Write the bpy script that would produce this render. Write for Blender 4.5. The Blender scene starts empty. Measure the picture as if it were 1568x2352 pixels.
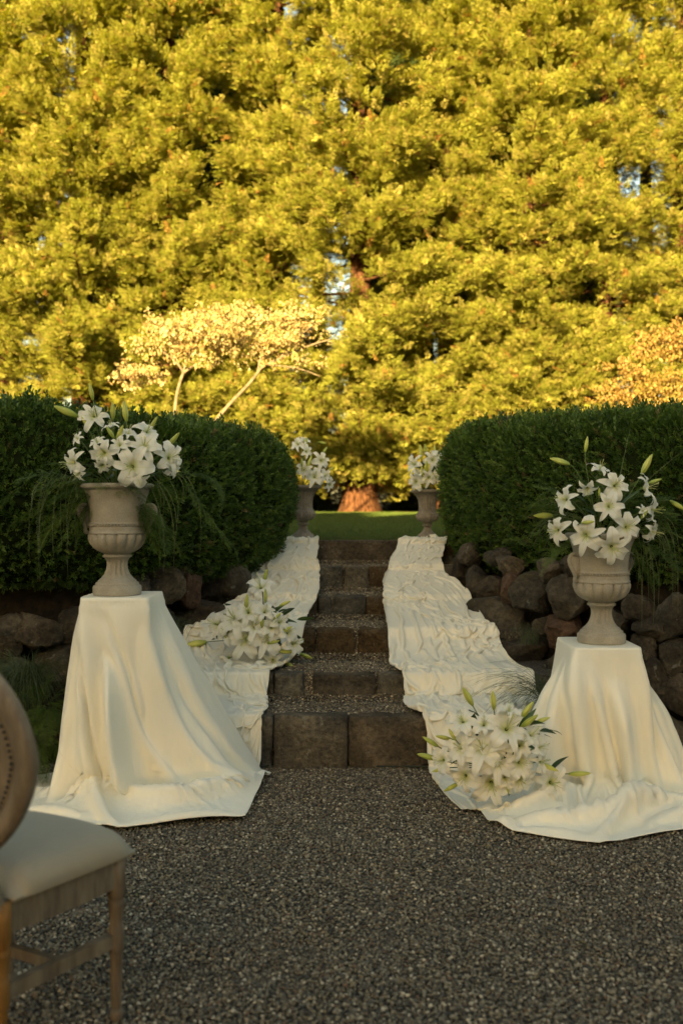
import bpy, bmesh, math, random
import numpy as np
from mathutils import Vector, Matrix, Euler, noise as mnoise

random.seed(7)
rng = np.random.default_rng(7)
PI = math.pi
scene = bpy.context.scene
COL = scene.collection

# ------------------------------------------------------------------ camera, sky, sun, exposure
H, F, YH, CX = 1.5, 2287.0, 1160.0, 784.0          # camera height; focal length, horizon and centre in 1568-wide picture units
cam_d = bpy.data.cameras.new("camera"); cam = bpy.data.objects.new("camera", cam_d); COL.objects.link(cam)
cam.location = (0, 0, H); cam.rotation_euler = (math.radians(90 - 0.40), 0, 0)
cam_d.sensor_fit = 'VERTICAL'; cam_d.sensor_height = 36; cam_d.sensor_width = 24; cam_d.lens = 35.0
cam_d.clip_start = 0.05; cam_d.clip_end = 2000
cam_d.dof.use_dof = True; cam_d.dof.focus_distance = 6.0; cam_d.dof.aperture_fstop = 2.2
scene.camera = cam

SUN_EL, SUN_AZ = math.radians(11.5), math.radians(180 + 14)   # from behind the camera, a little to the left
world = bpy.data.worlds.new("World"); scene.world = world; world.use_nodes = True
wn = world.node_tree.nodes; wn.clear()
sky = wn.new('ShaderNodeTexSky'); sky.sky_type = 'NISHITA'; sky.sun_disc = False
sky.sun_elevation = SUN_EL; sky.sun_rotation = SUN_AZ; sky.altitude = 100; sky.dust_density = 2.0; sky.air_density = 1.0; sky.ozone_density = 1.0
bg = wn.new('ShaderNodeBackground'); bg.inputs[1].default_value = 0.05
wo = wn.new('ShaderNodeOutputWorld')
world.node_tree.links.new(sky.outputs[0], bg.inputs[0]); world.node_tree.links.new(bg.outputs[0], wo.inputs[0])
sl = bpy.data.lights.new("sun", 'SUN'); sl.energy = 5.0; sl.angle = math.radians(0.6); sl.color = (1.0, 0.84, 0.56)
sun = bpy.data.objects.new("sun", sl); COL.objects.link(sun)
to_sun = Vector((math.sin(SUN_AZ) * math.cos(SUN_EL), math.cos(SUN_AZ) * math.cos(SUN_EL), math.sin(SUN_EL)))
sun.rotation_euler = to_sun.to_track_quat('Z', 'Y').to_euler(); sun.location = (-8, -20, 20)
vs = scene.view_settings
vs.view_transform = 'Standard'; vs.look = 'None'; vs.gamma = 1; vs.exposure = 3.0; vs.use_curve_mapping = False
vs.use_white_balance = True; vs.white_balance_temperature = 10300; vs.white_balance_tint = 4
scene.cycles.use_denoising = True
scene.cycles.max_bounces = 8; scene.cycles.transparent_max_bounces = 8
scene.cycles.sample_clamp_indirect = 6.0

# ------------------------------------------------------------------ helpers
ORG = {}

def org(o):
    return np.array(ORG.get(o.name, (0, 0, 0)), float) if o is not None else np.zeros(3)

def thing(name, label, cat, loc=(0, 0, 0), group=None):
    o = bpy.data.objects.new(name, None); COL.objects.link(o); o.location = loc; o.empty_display_size = 0.1
    o['label'] = label; o['category'] = cat
    if group: o['group'] = group
    ORG[o.name] = tuple(loc)
    return o

def tag(o, label=None, cat=None, group=None, kind=None):
    if label: o['label'] = label
    if cat: o['category'] = cat
    if group: o['group'] = group
    if kind: o['kind'] = kind
    return o

def mesh(name, V, Fc, mat=None, smooth=True, attrs=None):
    me = bpy.data.meshes.new(name)
    V = np.asarray(V, np.float32)
    if isinstance(Fc, np.ndarray):
        n, k = Fc.shape
        me.vertices.add(len(V)); me.vertices.foreach_set('co', V.ravel())
        me.loops.add(n * k); me.loops.foreach_set('vertex_index', Fc.astype(np.int32).ravel())
        me.polygons.add(n); me.polygons.foreach_set('loop_start', np.arange(0, n * k, k, dtype=np.int32))
        me.update(calc_edges=True)
    else:
        me.from_pydata([tuple(v) for v in V], [], [tuple(f) for f in Fc])
    if smooth: me.polygons.foreach_set('use_smooth', np.ones(len(me.polygons), bool))
    if mat: me.materials.append(mat)
    for k, a in (attrs or {}).items():
        at = me.attributes.new(k, 'FLOAT', 'POINT'); at.data.foreach_set('value', np.asarray(a, np.float32).ravel())
    return me

def link(name, me, parent=None, loc=None):
    o = bpy.data.objects.new(name, me); COL.objects.link(o)
    if parent is not None: o.parent = parent
    if loc is not None: o.location = loc
    ORG[o.name] = tuple(org(parent))
    return o

def obj(name, V, Fc, mat, parent=None, smooth=True, attrs=None, kind=None):
    """world coordinates in, child coordinates out"""
    V = np.asarray(V, float) - org(parent)
    o = link(name, mesh(name, V, Fc, mat, smooth, attrs), parent)
    if kind: o['kind'] = kind
    return o

def grid_faces(nu, nv, wrap_u=False):
    iu = np.arange(nu if wrap_u else nu - 1); iv = np.arange(nv - 1)
    A, B = np.meshgrid(iu, iv, indexing='ij'); A2 = (A + 1) % nu
    return np.stack([A * nv + B, A2 * nv + B, A2 * nv + B + 1, A * nv + B + 1], -1).reshape(-1, 4)

def lathe(prof, n, rfun=None, center=(0, 0, 0)):
    prof = np.array(prof, float); th = np.linspace(0, 2 * PI, n, endpoint=False)
    T, Z = np.meshgrid(th, prof[:, 1], indexing='ij'); R = np.repeat(prof[None, :, 0], n, 0)
    if rfun is not None: R = R * rfun(T, Z)
    V = np.stack([R * np.cos(T), R * np.sin(T), Z], -1).reshape(-1, 3) + np.array(center)
    return V, grid_faces(n, len(prof), True)

def tube(P, R, n=6):
    P = np.array(P, float); m = len(P); R = np.broadcast_to(np.array(R, float), (m,))
    T = np.gradient(P, axis=0); T /= np.linalg.norm(T, axis=1)[:, None] + 1e-9
    up = np.array([0, 0, 1.0]) if abs(T[0, 2]) < .9 else np.array([1.0, 0, 0])
    V = []
    for i in range(m):
        a = np.cross(T[i], up); a /= np.linalg.norm(a) + 1e-9; b = np.cross(a, T[i]); up = b
        for k in range(n):
            t = 2 * PI * k / n
            V.append(P[i] + R[i] * (math.cos(t) * a + math.sin(t) * b))
    Fc = [(i * n + k, i * n + (k + 1) % n, (i + 1) * n + (k + 1) % n, (i + 1) * n + k) for i in range(m - 1) for k in range(n)]
    V.append(P[0]); V.append(P[-1]); c0, c1 = len(V) - 2, len(V) - 1
    Fc += [(c0, (k + 1) % n, k) for k in range(n)] + [(c1, (m - 1) * n + k, (m - 1) * n + (k + 1) % n) for k in range(n)]
    return V, Fc

def merge(parts):
    V, Fc, o = [], [], 0
    for v, f in parts:
        v = [tuple(x) for x in v]; V += v; Fc += [tuple(int(i) + o for i in q) for q in f]; o += len(v)
    return V, Fc

def bez(p0, p1, p2, n=8):
    t = np.linspace(0, 1, n)[:, None]; p0, p1, p2 = map(lambda q: np.array(q, float), (p0, p1, p2))
    return (1 - t) ** 2 * p0 + 2 * t * (1 - t) * p1 + t * t * p2

def smooth1(x): x = np.clip(x, 0, 1); return x * x * (3 - 2 * x)

def at(px, py, Y):
    return np.array([(px - CX) / F * Y, Y, H - (py - YH) / F * Y])

# numpy value noise (3-D), vectorised
_perm = rng.random((64, 64, 64)).astype(np.float32)
def vnoise(P, s=1.0, seed=0):
    P = np.asarray(P, float) * s + 17.3 * (seed + 1)
    i = np.floor(P).astype(int); f = P - i; f = f * f * (3 - 2 * f)
    out = 0
    for dx in (0, 1):
        for dy in (0, 1):
            for dz in (0, 1):
                w = (f[..., 0] if dx else 1 - f[..., 0]) * (f[..., 1] if dy else 1 - f[..., 1]) * (f[..., 2] if dz else 1 - f[..., 2])
                out = out + w * _perm[(i[..., 0] + dx) % 64, (i[..., 1] + dy) % 64, (i[..., 2] + dz) % 64]
    return out * 2 - 1

def fbm(P, s=1.0, oct=3, seed=0):
    return sum(vnoise(P, s * 2 ** k, seed + k) * .5 ** k for k in range(oct))

# ------------------------------------------------------------------ materials
def mat(name, rough=0.8, spec=0.3):
    m = bpy.data.materials.new(name); m.use_nodes = True; nt = m.node_tree
    b = nt.nodes['Principled BSDF']; b.inputs['Roughness'].default_value = rough; b.inputs['Specular IOR Level'].default_value = spec
    return m, nt, b

def N(nt, t, **kw):
    n = nt.nodes.new(t)
    for k, v in kw.items(): setattr(n, k, v)
    return n

def coord(nt, kind='Object', scale=None):
    tc = N(nt, 'ShaderNodeTexCoord'); out = tc.outputs[kind]
    if scale:
        mp = N(nt, 'ShaderNodeMapping'); mp.inputs['Scale'].default_value = scale; nt.links.new(out, mp.inputs[0]); out = mp.outputs[0]
    return out

def tex_noise(nt, vec, scale, detail=4, rough=.6):
    n = N(nt, 'ShaderNodeTexNoise'); n.inputs['Scale'].default_value = scale; n.inputs['Detail'].default_value = detail; n.inputs['Roughness'].default_value = rough
    nt.links.new(vec, n.inputs['Vector']); return n.outputs['Fac']

def ramp(nt, fac, stops):
    r = N(nt, 'ShaderNodeValToRGB'); e = r.color_ramp.elements
    while len(e) < len(stops): e.new(.5)
    for i, (p, c) in enumerate(stops): e[i].position = p; e[i].color = (*c, 1)
    nt.links.new(fac, r.inputs[0]); return r.outputs[0]

def mix(nt, fac, a, b, mode='MIX'):
    m = N(nt, 'ShaderNodeMix', data_type='RGBA', blend_type=mode)
    for s, v in ((0, fac), (6, a), (7, b)):
        if isinstance(v, (int, float)): m.inputs[s].default_value = v
        elif isinstance(v, tuple): m.inputs[s].default_value = (*v, 1)
        else: nt.links.new(v, m.inputs[s])
    return m.outputs[2]

def bump(nt, b, h, strength=.4, dist=.01):
    n = N(nt, 'ShaderNodeBump'); n.inputs['Strength'].default_value = strength; n.inputs['Distance'].default_value = dist
    nt.links.new(h, n.inputs['Height']); nt.links.new(n.outputs[0], b.inputs['Normal'])

def leaf_mat(name, cols, rough=.55, trans=.3, spec=.3, tcol=None):
    """foliage: colour varies per scattered piece, some light passes through"""
    m, nt, b = mat(name, rough, spec)
    oi = N(nt, 'ShaderNodeObjectInfo')
    c = ramp(nt, oi.outputs['Random'], [(i / (len(cols) - 1), q) for i, q in enumerate(cols)])
    n = tex_noise(nt, coord(nt, 'Generated'), 6, 2)
    c = mix(nt, .35, c, ramp(nt, n, [(.3, (.4, .4, .4)), (.7, (1.5, 1.5, 1.5))]), 'MULTIPLY')
    nt.links.new(c, b.inputs['Base Color'])
    if trans:
        t = N(nt, 'ShaderNodeBsdfTranslucent'); 
        tc = mix(nt, 1.0, c, tcol or (1.3, 1.25, .6), 'MULTIPLY'); nt.links.new(tc, t.inputs[0])
        ms = N(nt, 'ShaderNodeMixShader'); ms.inputs[0].default_value = trans
        nt.links.new(b.outputs[0], ms.inputs[1]); nt.links.new(t.outputs[0], ms.inputs[2])
        nt.links.new(ms.outputs[0], nt.nodes['Material Output'].inputs[0])
    return m

def make_stone(name, c1, c2, c3, scale=3, moss=None):
    m, nt, b = mat(name, .88, .25)
    tc = coord(nt); oi = N(nt, 'ShaderNodeObjectInfo')
    ad = N(nt, 'ShaderNodeVectorMath', operation='ADD'); sc_ = N(nt, 'ShaderNodeVectorMath', operation='SCALE'); sc_.inputs[0].default_value = (31, 17, 23)
    nt.links.new(oi.outputs['Random'], sc_.inputs['Scale']); nt.links.new(tc, ad.inputs[0]); nt.links.new(sc_.outputs[0], ad.inputs[1]); v = ad.outputs[0]
    n1 = tex_noise(nt, v, scale, 6, .65); n2 = tex_noise(nt, v, scale * 9, 5, .7); n3 = tex_noise(nt, v, scale * .6, 3)
    c = ramp(nt, n1, [(.34, c1), (.5, c2), (.64, c3)])
    c = mix(nt, .85, c, ramp(nt, n2, [(.3, (.4, .4, .4)), (.7, (1.7, 1.62, 1.5))]), 'MULTIPLY')
    hue = ramp(nt, oi.outputs['Random'], [(0, (.75, .78, .8)), (.35, (1.08, .97, .86)), (.6, (.9, .93, .93)), (1, (1.2, 1.12, 1.0))])
    c = mix(nt, .8, c, hue, 'MULTIPLY')
    if moss:
        c = mix(nt, ramp(nt, n3, [(.52, (0, 0, 0)), (.66, (.7, .7, .7))]), c, moss)
    li = ramp(nt, tex_noise(nt, v, scale * 5, 3, .5), [(.66, (0, 0, 0)), (.74, (.5, .5, .5))])
    c = mix(nt, li, c, (.30, .29, .25))
    nt.links.new(c, b.inputs['Base Color'])
    mx = N(nt, 'ShaderNodeMath', operation='ADD'); nt.links.new(n1, mx.inputs[0]); nt.links.new(n2, mx.inputs[1])
    bump(nt, b, mx.outputs[0], 1.0, .035)
    return m

M = {}
M['step'] = make_stone('step_stone', (.045, .039, .031), (.085, .073, .056), (.14, .12, .092), 4)
M['rust'] = make_stone('rusty_stone', (.05, .036, .022), (.105, .068, .034), (.12, .095, .068), 6)
M['grey'] = make_stone('grey_stone', (.06, .058, .052), (.11, .105, .09), (.18, .168, .14), 4)
M['boulder'] = make_stone('boulder', (.028, .024, .019), (.066, .056, .043), (.13, .112, .09), 4)
M['boulder_red'] = make_stone('boulder_red', (.06, .038, .028), (.115, .07, .05), (.14, .098, .075), 3)
M['boulder_moss'] = make_stone('boulder_moss', (.04, .035, .028), (.085, .073, .056), (.16, .14, .11), 3, (.055, .065, .022))

def cloth_mat(name, col, sheen=.3, weave=900, trans=0.0, rough=.65):
    m, nt, b = mat(name, rough, .25)
    tc = coord(nt)
    n = tex_noise(nt, tc, 2.5, 3); c = mix(nt, .12, col, ramp(nt, n, [(.3, (.75, .72, .62)), (.7, (1.1, 1.1, 1.08))]), 'MULTIPLY')
    nt.links.new(c, b.inputs['Base Color'])
    b.inputs['Sheen Weight'].default_value = sheen; b.inputs['Sheen Roughness'].default_value = .35
    nf = tex_noise(nt, tc, weave, 2, .7); nm = tex_noise(nt, coord(nt, 'Object', (1, 1, .35)), 16, 3, .55)
    b1 = N(nt, 'ShaderNodeBump'); b1.inputs['Strength'].default_value = .35; b1.inputs['Distance'].default_value = .02; nt.links.new(nm, b1.inputs['Height'])
    b2 = N(nt, 'ShaderNodeBump'); b2.inputs['Strength'].default_value = .45; b2.inputs['Distance'].default_value = .002; nt.links.new(nf, b2.inputs['Height']); nt.links.new(b1.outputs[0], b2.inputs['Normal']); nt.links.new(b2.outputs[0], b.inputs['Normal'])
    if trans:
        t = N(nt, 'ShaderNodeBsdfTranslucent'); nt.links.new(c, t.inputs[0])
        ms = N(nt, 'ShaderNodeMixShader'); ms.inputs[0].default_value = trans
        nt.links.new(b.outputs[0], ms.inputs[1]); nt.links.new(t.outputs[0], ms.inputs[2])
        nt.links.new(ms.outputs[0], nt.nodes['Material Output'].inputs[0])
    return m
M['satin'] = cloth_mat('cream_satin', (.82, .80, .70), .3, 450, 0, .45)
M['muslin'] = cloth_mat('ivory_muslin', (.86, .83, .72), .15, 400, .12, .8)
M['seat'] = cloth_mat('seat_linen', (.37, .325, .255), .1, 600)

m, nt, b = mat('cast_stone', .9, .2); tc = coord(nt)
n1 = tex_noise(nt, tc, 7, 5); n2 = tex_noise(nt, tc, 160, 3, .7)
c = ramp(nt, n1, [(.3, (.27, .24, .19)), (.55, (.36, .325, .265)), (.75, (.42, .385, .32))])
c = mix(nt, .5, c, ramp(nt, n2, [(.3, (.65, .65, .65)), (.7, (1.25, 1.25, 1.25))]), 'MULTIPLY')
nt.links.new(c, b.inputs['Base Color']); bump(nt, b, n2, .5, .003); M['urn'] = m
m, nt, b = mat('old_cast_stone', .92, .2); tc = coord(nt)
n1 = tex_noise(nt, tc, 9, 6, .7); n2 = tex_noise(nt, tc, 90, 3, .7)
c = ramp(nt, n1, [(.3, (.16, .135, .105)), (.55, (.27, .235, .19)), (.75, (.34, .30, .245))])
c = mix(nt, .5, c, ramp(nt, n2, [(.3, (.55, .55, .55)), (.7, (1.3, 1.3, 1.3))]), 'MULTIPLY')
nt.links.new(c, b.inputs['Base Color']); bump(nt, b, n2, .6, .004); M['urn_old'] = m

def petal_mat():
    m, nt, b = mat('lily_petal', .5, .3)
    at_ = N(nt, 'ShaderNodeAttribute', attribute_name='t'); au = N(nt, 'ShaderNodeAttribute', attribute_name='u')
    c = ramp(nt, at_.outputs['Fac'], [(0, (.48, .54, .18)), (.12, (.72, .73, .45)), (.30, (.86, .85, .77)), (1, (.88, .865, .80))])
    rib = ramp(nt, au.outputs['Fac'], [(0, (.84, .86, .62)), (.14, (1, 1, 1))])
    c = mix(nt, .6, c, rib, 'MULTIPLY'); nt.links.new(c, b.inputs['Base Color'])
    bump(nt, b, tex_noise(nt, coord(nt, 'Object', (6, 60, 6)), 5, 3), .3, .004)
    t = N(nt, 'ShaderNodeBsdfTranslucent'); nt.links.new(c, t.inputs[0])
    ms = N(nt, 'ShaderNodeMixShader'); ms.inputs[0].default_value = .3
    nt.links.new(b.outputs[0], ms.inputs[1]); nt.links.new(t.outputs[0], ms.inputs[2])
    nt.links.new(ms.outputs[0], nt.nodes['Material Output'].inputs[0])
    return m
M['petal'] = petal_mat()
m, nt, b = mat('lily_bud', .45, .4)
at_ = N(nt, 'ShaderNodeAttribute', attribute_name='t'); au = N(nt, 'ShaderNodeAttribute', attribute_name='u'); oi = N(nt, 'ShaderNodeObjectInfo')
c = ramp(nt, at_.outputs['Fac'], [(0, (.20, .27, .05)), (.5, (.42, .46, .13)), (1, (.36, .40, .10))])
c = mix(nt, .7, c, ramp(nt, au.outputs['Fac'], [(0, (.55, .62, .4)), (.4, (1.15, 1.12, 1.1))]), 'MULTIPLY')
c = mix(nt, .8, c, ramp(nt, oi.outputs['Random'], [(0, (.75, .85, .7)), (1, (1.35, 1.25, 1.3))]), 'MULTIPLY')
nt.links.new(c, b.inputs['Base Color']); M['bud'] = m
M['stem'] = leaf_mat('lily_stem', [(.07, .12, .03), (.12, .17, .045)], .5, 0)
M['stamen'] = leaf_mat('stamen', [(.42, .48, .18), (.6, .62, .3)], .5, 0)
M['lily_leaf'] = leaf_mat('lily_leaf', [(.022, .055, .018), (.05, .10, .03)], .35, .12, .5)
M['fern'] = leaf_mat('feather_fern', [(.04, .085, .018), (.07, .125, .025), (.10, .155, .03)], .6, .3)
M['grass_blade'] = leaf_mat('fountain_grass', [(.05, .075, .035), (.08, .11, .05)], .5, .2)
M['strand'] = leaf_mat('hanging_strand', [(.12, .16, .07), (.18, .22, .10)], .5, .1)
M['box'] = leaf_mat('boxwood_leaf', [(.022, .055, .010), (.045, .10, .018), (.07, .14, .025), (.12, .20, .045)], .42, .2, .45)
M['lawn_blade'] = leaf_mat('lawn_blade', [(.045, .075, .018), (.065, .10, .024), (.085, .125, .032)], .5, .35)
M['redwood'] = leaf_mat('redwood_needles', [(.17, .185, .035), (.225, .235, .05), (.275, .265, .065), (.32, .27, .09)], .6, .35, .2, (1.15, 1.15, .5))
M['brown_needles'] = leaf_mat('dry_redwood_needles', [(.20, .10, .035), (.28, .16, .05)], .7, .25, .1)
M['darkwood'] = leaf_mat('back_tree_needles', [(.03, .045, .012), (.06, .07, .016)], .6, .3, .2)
M['dogwood'] = leaf_mat('dogwood_leaf', [(.28, .18, .08), (.38, .28, .13), (.43, .35, .19), (.22, .20, .06)], .5, .35, .3, (1.1, 1, .8))
M['amber'] = leaf_mat('amber_leaf', [(.18, .10, .03), (.26, .165, .06), (.19, .16, .045)], .5, .35, .3)

m, nt, b = mat('bark_red', .95, .1); tc = coord(nt, 'Object', (6, 6, 1))
n1 = tex_noise(nt, tc, 2.5, 6, .7); c = ramp(nt, n1, [(.35, (.02, .009, .005)), (.55, (.08, .034, .018)), (.72, (.20, .095, .05))])
nt.links.new(c, b.inputs['Base Color']); bump(nt, b, n1, 1, .08); M['bark'] = m
m, nt, b = mat('bark_pale', .85, .2); n1 = tex_noise(nt, coord(nt), 9, 5); c = ramp(nt, n1, [(.3, (.07, .05, .03)), (.7, (.17, .125, .08))]); nt.links.new(c, b.inputs['Base Color']); M['bark_pale'] = m

m, nt, b = mat('soil', .95, .1); tc = coord(nt); n1 = tex_noise(nt, tc, 14, 6, .7)
c = ramp(nt, n1, [(.3, (.012, .010, .007)), (.7, (.045, .034, .024))]); nt.links.new(c, b.inputs['Base Color']); bump(nt, b, n1, 1, .03); M['soil'] = m
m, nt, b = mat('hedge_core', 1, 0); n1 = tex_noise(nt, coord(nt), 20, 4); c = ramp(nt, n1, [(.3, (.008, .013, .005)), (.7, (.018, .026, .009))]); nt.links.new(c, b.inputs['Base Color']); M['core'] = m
m, nt, b = mat('gravel_bed', .95, .2); tc = coord(nt)
vo = N(nt, 'ShaderNodeTexVoronoi'); vo.inputs['Scale'].default_value = 85; nt.links.new(tc, vo.inputs[0])
c = ramp(nt, vo.outputs['Color'], [(0, (.03, .028, .025)), (.5, (.075, .064, .05)), (1, (.17, .145, .11))]); nt.links.new(c, b.inputs['Base Color'])
inv = N(nt, 'ShaderNodeMath', operation='SUBTRACT'); inv.inputs[0].default_value = 1; nt.links.new(vo.outputs['Distance'], inv.inputs[1]); bump(nt, b, inv.outputs[0], 1, .008); M['gbed'] = m
m, nt, b = mat('pebble', .7, .35); oi = N(nt, 'ShaderNodeObjectInfo')
r = N(nt, 'ShaderNodeValToRGB'); r.color_ramp.interpolation = 'CONSTANT'
stops = [(0, (.065, .062, .05)), (.12, (.15, .115, .075)), (.26, (.105, .095, .075)), (.37, (.19, .155, .10)), (.48, (.085, .074, .056)), (.58, (.26, .22, .155)), (.70, (.17, .15, .115)), (.80, (.28, .235, .165)), (.89, (.16, .10, .065)), (.945, (.5, .43, .32))]
e = r.color_ramp.elements
while len(e) < len(stops): e.new(.5)
for i, (p, q) in enumerate(stops): e[i].position = p; e[i].color = (*q, 1)
nt.links.new(oi.outputs['Random'], r.inputs[0]); nt.links.new(r.outputs[0], b.inputs['Base Color']); M['pebble'] = m
m, nt, b = mat('lawn_soil', .95, .1); n1 = tex_noise(nt, coord(nt), 3, 5); c = ramp(nt, n1, [(.3, (.022, .042, .010)), (.7, (.04, .065, .016))]); nt.links.new(c, b.inputs['Base Color']); M['lawn'] = m
m, nt, b = mat('leaf_litter', .95, .1); n1 = tex_noise(nt, coord(nt), 6, 6, .7); c = ramp(nt, n1, [(.3, (.05, .028, .014)), (.7, (.17, .095, .05))]); nt.links.new(c, b.inputs['Base Color']); bump(nt, b, n1, 1, .1); M['litter'] = m
def wood(name, a, b_, c_):
    m, nt, b = mat(name, .6, .3); tc = coord(nt, 'Object', (9, 9, 1.5)); n1 = tex_noise(nt, tc, 4, 6, .65); n2 = tex_noise(nt, coord(nt), 5, 3)
    c = ramp(nt, n1, [(.3, a), (.5, b_), (.72, c_)]); c = mix(nt, .5, c, ramp(nt, n2, [(.3, (.6, .6, .6)), (.7, (1.25, 1.25, 1.25))]), 'MULTIPLY')
    nt.links.new(c, b.inputs['Base Color']); bump(nt, b, n1, .3, .003); return m
M['wood'] = wood('limed_oak', (.085, .065, .045), (.145, .11, .078), (.22, .175, .125))
M['wood_pale'] = wood('pale_oak', (.13, .095, .065), (.20, .15, .105), (.28, .215, .15))
M['wood_amber'] = wood('amber_oak', (.15, .06, .015), (.22, .10, .025), (.28, .14, .05))
m, nt, b = mat('tack', .5, .4); b.inputs['Base Color'].default_value = (.02, .02, .016, 1); M['tack'] = m
m, nt, b = mat('cable', .5, .4); b.inputs['Base Color'].default_value = (.012, .022, .014, 1); M['cable'] = m

# ------------------------------------------------------------------ scatter (stuff and foliage): points that carry small pieces
def proto(name, V, Fc, material, smooth=False, attrs=None):
    return bpy.data.objects.new(name, mesh(name, V, Fc, material, smooth, attrs))       # never linked: only a source of pieces

def scatter(name, P, R, S, protos, parent=None, idx=None, kind='stuff'):
    P = np.asarray(P, float) - org(parent); n = len(P)
    me = bpy.data.meshes.new(name); me.vertices.add(n); me.vertices.foreach_set('co', P.astype(np.float32).ravel())
    a = me.attributes.new('rot', 'FLOAT_VECTOR', 'POINT'); a.data.foreach_set('vector', np.asarray(R, np.float32).ravel())
    S = np.asarray(S, np.float32)
    if S.ndim == 1: S = np.repeat(S[:, None], 3, 1)
    a = me.attributes.new('scl', 'FLOAT_VECTOR', 'POINT'); a.data.foreach_set('vector', S.ravel())
    if idx is None: idx = rng.integers(0, len(protos), n)
    a = me.attributes.new('idx', 'INT', 'POINT'); a.data.foreach_set('value', np.asarray(idx, np.int32))
    o = link(name, me, parent)
    if kind: o['kind'] = kind
    ng = bpy.data.node_groups.new(name + '_scatter', 'GeometryNodeTree')
    ng.interface.new_socket('Geometry', in_out='INPUT', socket_type='NodeSocketGeometry')
    ng.interface.new_socket('Geometry', in_out='OUTPUT', socket_type='NodeSocketGeometry')
    gi = ng.nodes.new('NodeGroupInput'); go = ng.nodes.new('NodeGroupOutput'); ip = ng.nodes.new('GeometryNodeInstanceOnPoints'); jn = ng.nodes.new('GeometryNodeJoinGeometry')
    for p in reversed(protos):
        q = ng.nodes.new('GeometryNodeObjectInfo'); q.inputs['Object'].default_value = p; q.inputs['As Instance'].default_value = True
        ng.links.new(q.outputs['Geometry'], jn.inputs[0])
    def named(nm, dt):
        q = ng.nodes.new('GeometryNodeInputNamedAttribute'); q.data_type = dt; q.inputs['Name'].default_value = nm; return q.outputs['Attribute']
    ng.links.new(gi.outputs[0], ip.inputs['Points']); ng.links.new(jn.outputs[0], ip.inputs['Instance'])
    ip.inputs['Pick Instance'].default_value = True
    ng.links.new(named('idx', 'INT'), ip.inputs['Instance Index'])
    ng.links.new(named('rot', 'FLOAT_VECTOR'), ip.inputs['Rotation']); ng.links.new(named('scl', 'FLOAT_VECTOR'), ip.inputs['Scale'])
    ng.links.new(ip.outputs[0], go.inputs[0])
    md = o.modifiers.new('scatter', 'NODES'); md.node_group = ng
    return o

def euler_from_dir(D, roll=None):
    """rotations that turn +X onto each direction, with a roll about it"""
    D = D / (np.linalg.norm(D, axis=1)[:, None] + 1e-9)
    yaw = np.arctan2(D[:, 1], D[:, 0]); pitch = -np.arcsin(np.clip(D[:, 2], -1, 1))
    return np.stack([np.zeros(len(D)) if roll is None else roll, pitch, yaw], -1)

# ------------------------------------------------------------------ step profile and heights
SD = [5.67, 6.2, 6.9, 7.6, 8.2, 8.7]
SZ = [.297, .448, .640, .802, .998, 1.196]
def step_h(Y, soft=.03):
    Y = np.asarray(Y, float); z = np.zeros_like(Y); p = 0
    for d, h in zip(SD, SZ):
        z = z + (h - p) * smooth1((Y - d + soft * .5) / soft); p = h
    return z
def hit(px, py):
    """where the ray through a picture point meets the steps or the ground"""
    Ys = np.linspace(2.5, 9.6, 4000); Z = H - (py - YH) / F * Ys; h = step_h(Ys, .02)
    k = np.argmax(Z <= h)
    if Z[k] > h[k]: k = len(Ys) - 1
    Y = Ys[k]; return np.array([(px - CX) / F * Y, Y, max(h[k], Z[k])])

# wall faces on both sides of the steps (plan view)
WL = np.array([(-.68, 8.75), (-.84, 7.9), (-1.08, 7.1), (-1.5, 6.5), (-2.2, 6.05), (-4.5, 5.8), (-12, 5.7)])
WR = np.array([(.93, 8.75), (1.0, 7.9), (1.16, 7.15), (1.55, 6.5), (2.15, 6.05), (4.5, 5.8), (12, 5.7)])
def resample(P, n):
    P = np.array(P, float); L = np.r_[0, np.cumsum(np.linalg.norm(np.diff(P, axis=0), axis=1))]
    s = np.linspace(0, L[-1], n); return np.stack([np.interp(s, L, P[:, k]) for k in range(P.shape[1])], -1), s
def chaikin(P, k=3):
    P = np.array(P, float)
    for _ in range(k):
        Q = np.empty((2 * len(P) - 2, P.shape[1])); Q[0::2] = .75 * P[:-1] + .25 * P[1:]; Q[1::2] = .25 * P[:-1] + .75 * P[1:]
        P = np.vstack([P[:1], Q, P[-1:]])
    return P
def curve_hit(W, px):
    W = chaikin(W); t = (px - CX) / F; d = W[:, 0] - t * W[:, 1]
    for i in range(len(W) - 1):
        if d[i] * d[i + 1] <= 0: 
            a = d[i] / (d[i] - d[i + 1] + 1e-12); return W[i] * (1 - a) + W[i + 1] * a
    return W[np.argmin(abs(d))]

# ------------------------------------------------------------------ setting
def sheet(name, x0, x1, y0, y1, nx, ny, zf, material):
    X, Y = np.meshgrid(np.linspace(x0, x1, nx), np.linspace(y0, y1, ny), indexing='ij')
    V = np.stack([X, Y, zf(X, Y)], -1).reshape(-1, 3)
    return tag(obj(name, V, grid_faces(nx, ny), material), kind='structure')
sheet('gravel_ground', -150, 150, -150, 150, 61, 61, lambda X, Y: np.where((Y > 5.6), -.6, -.012) + 0 * X, M['soil'])
sheet('gravel_yard', -12, 12, -30, 5.72, 97, 143, lambda X, Y: -.006 + 0 * X, M['gbed'])
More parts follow.
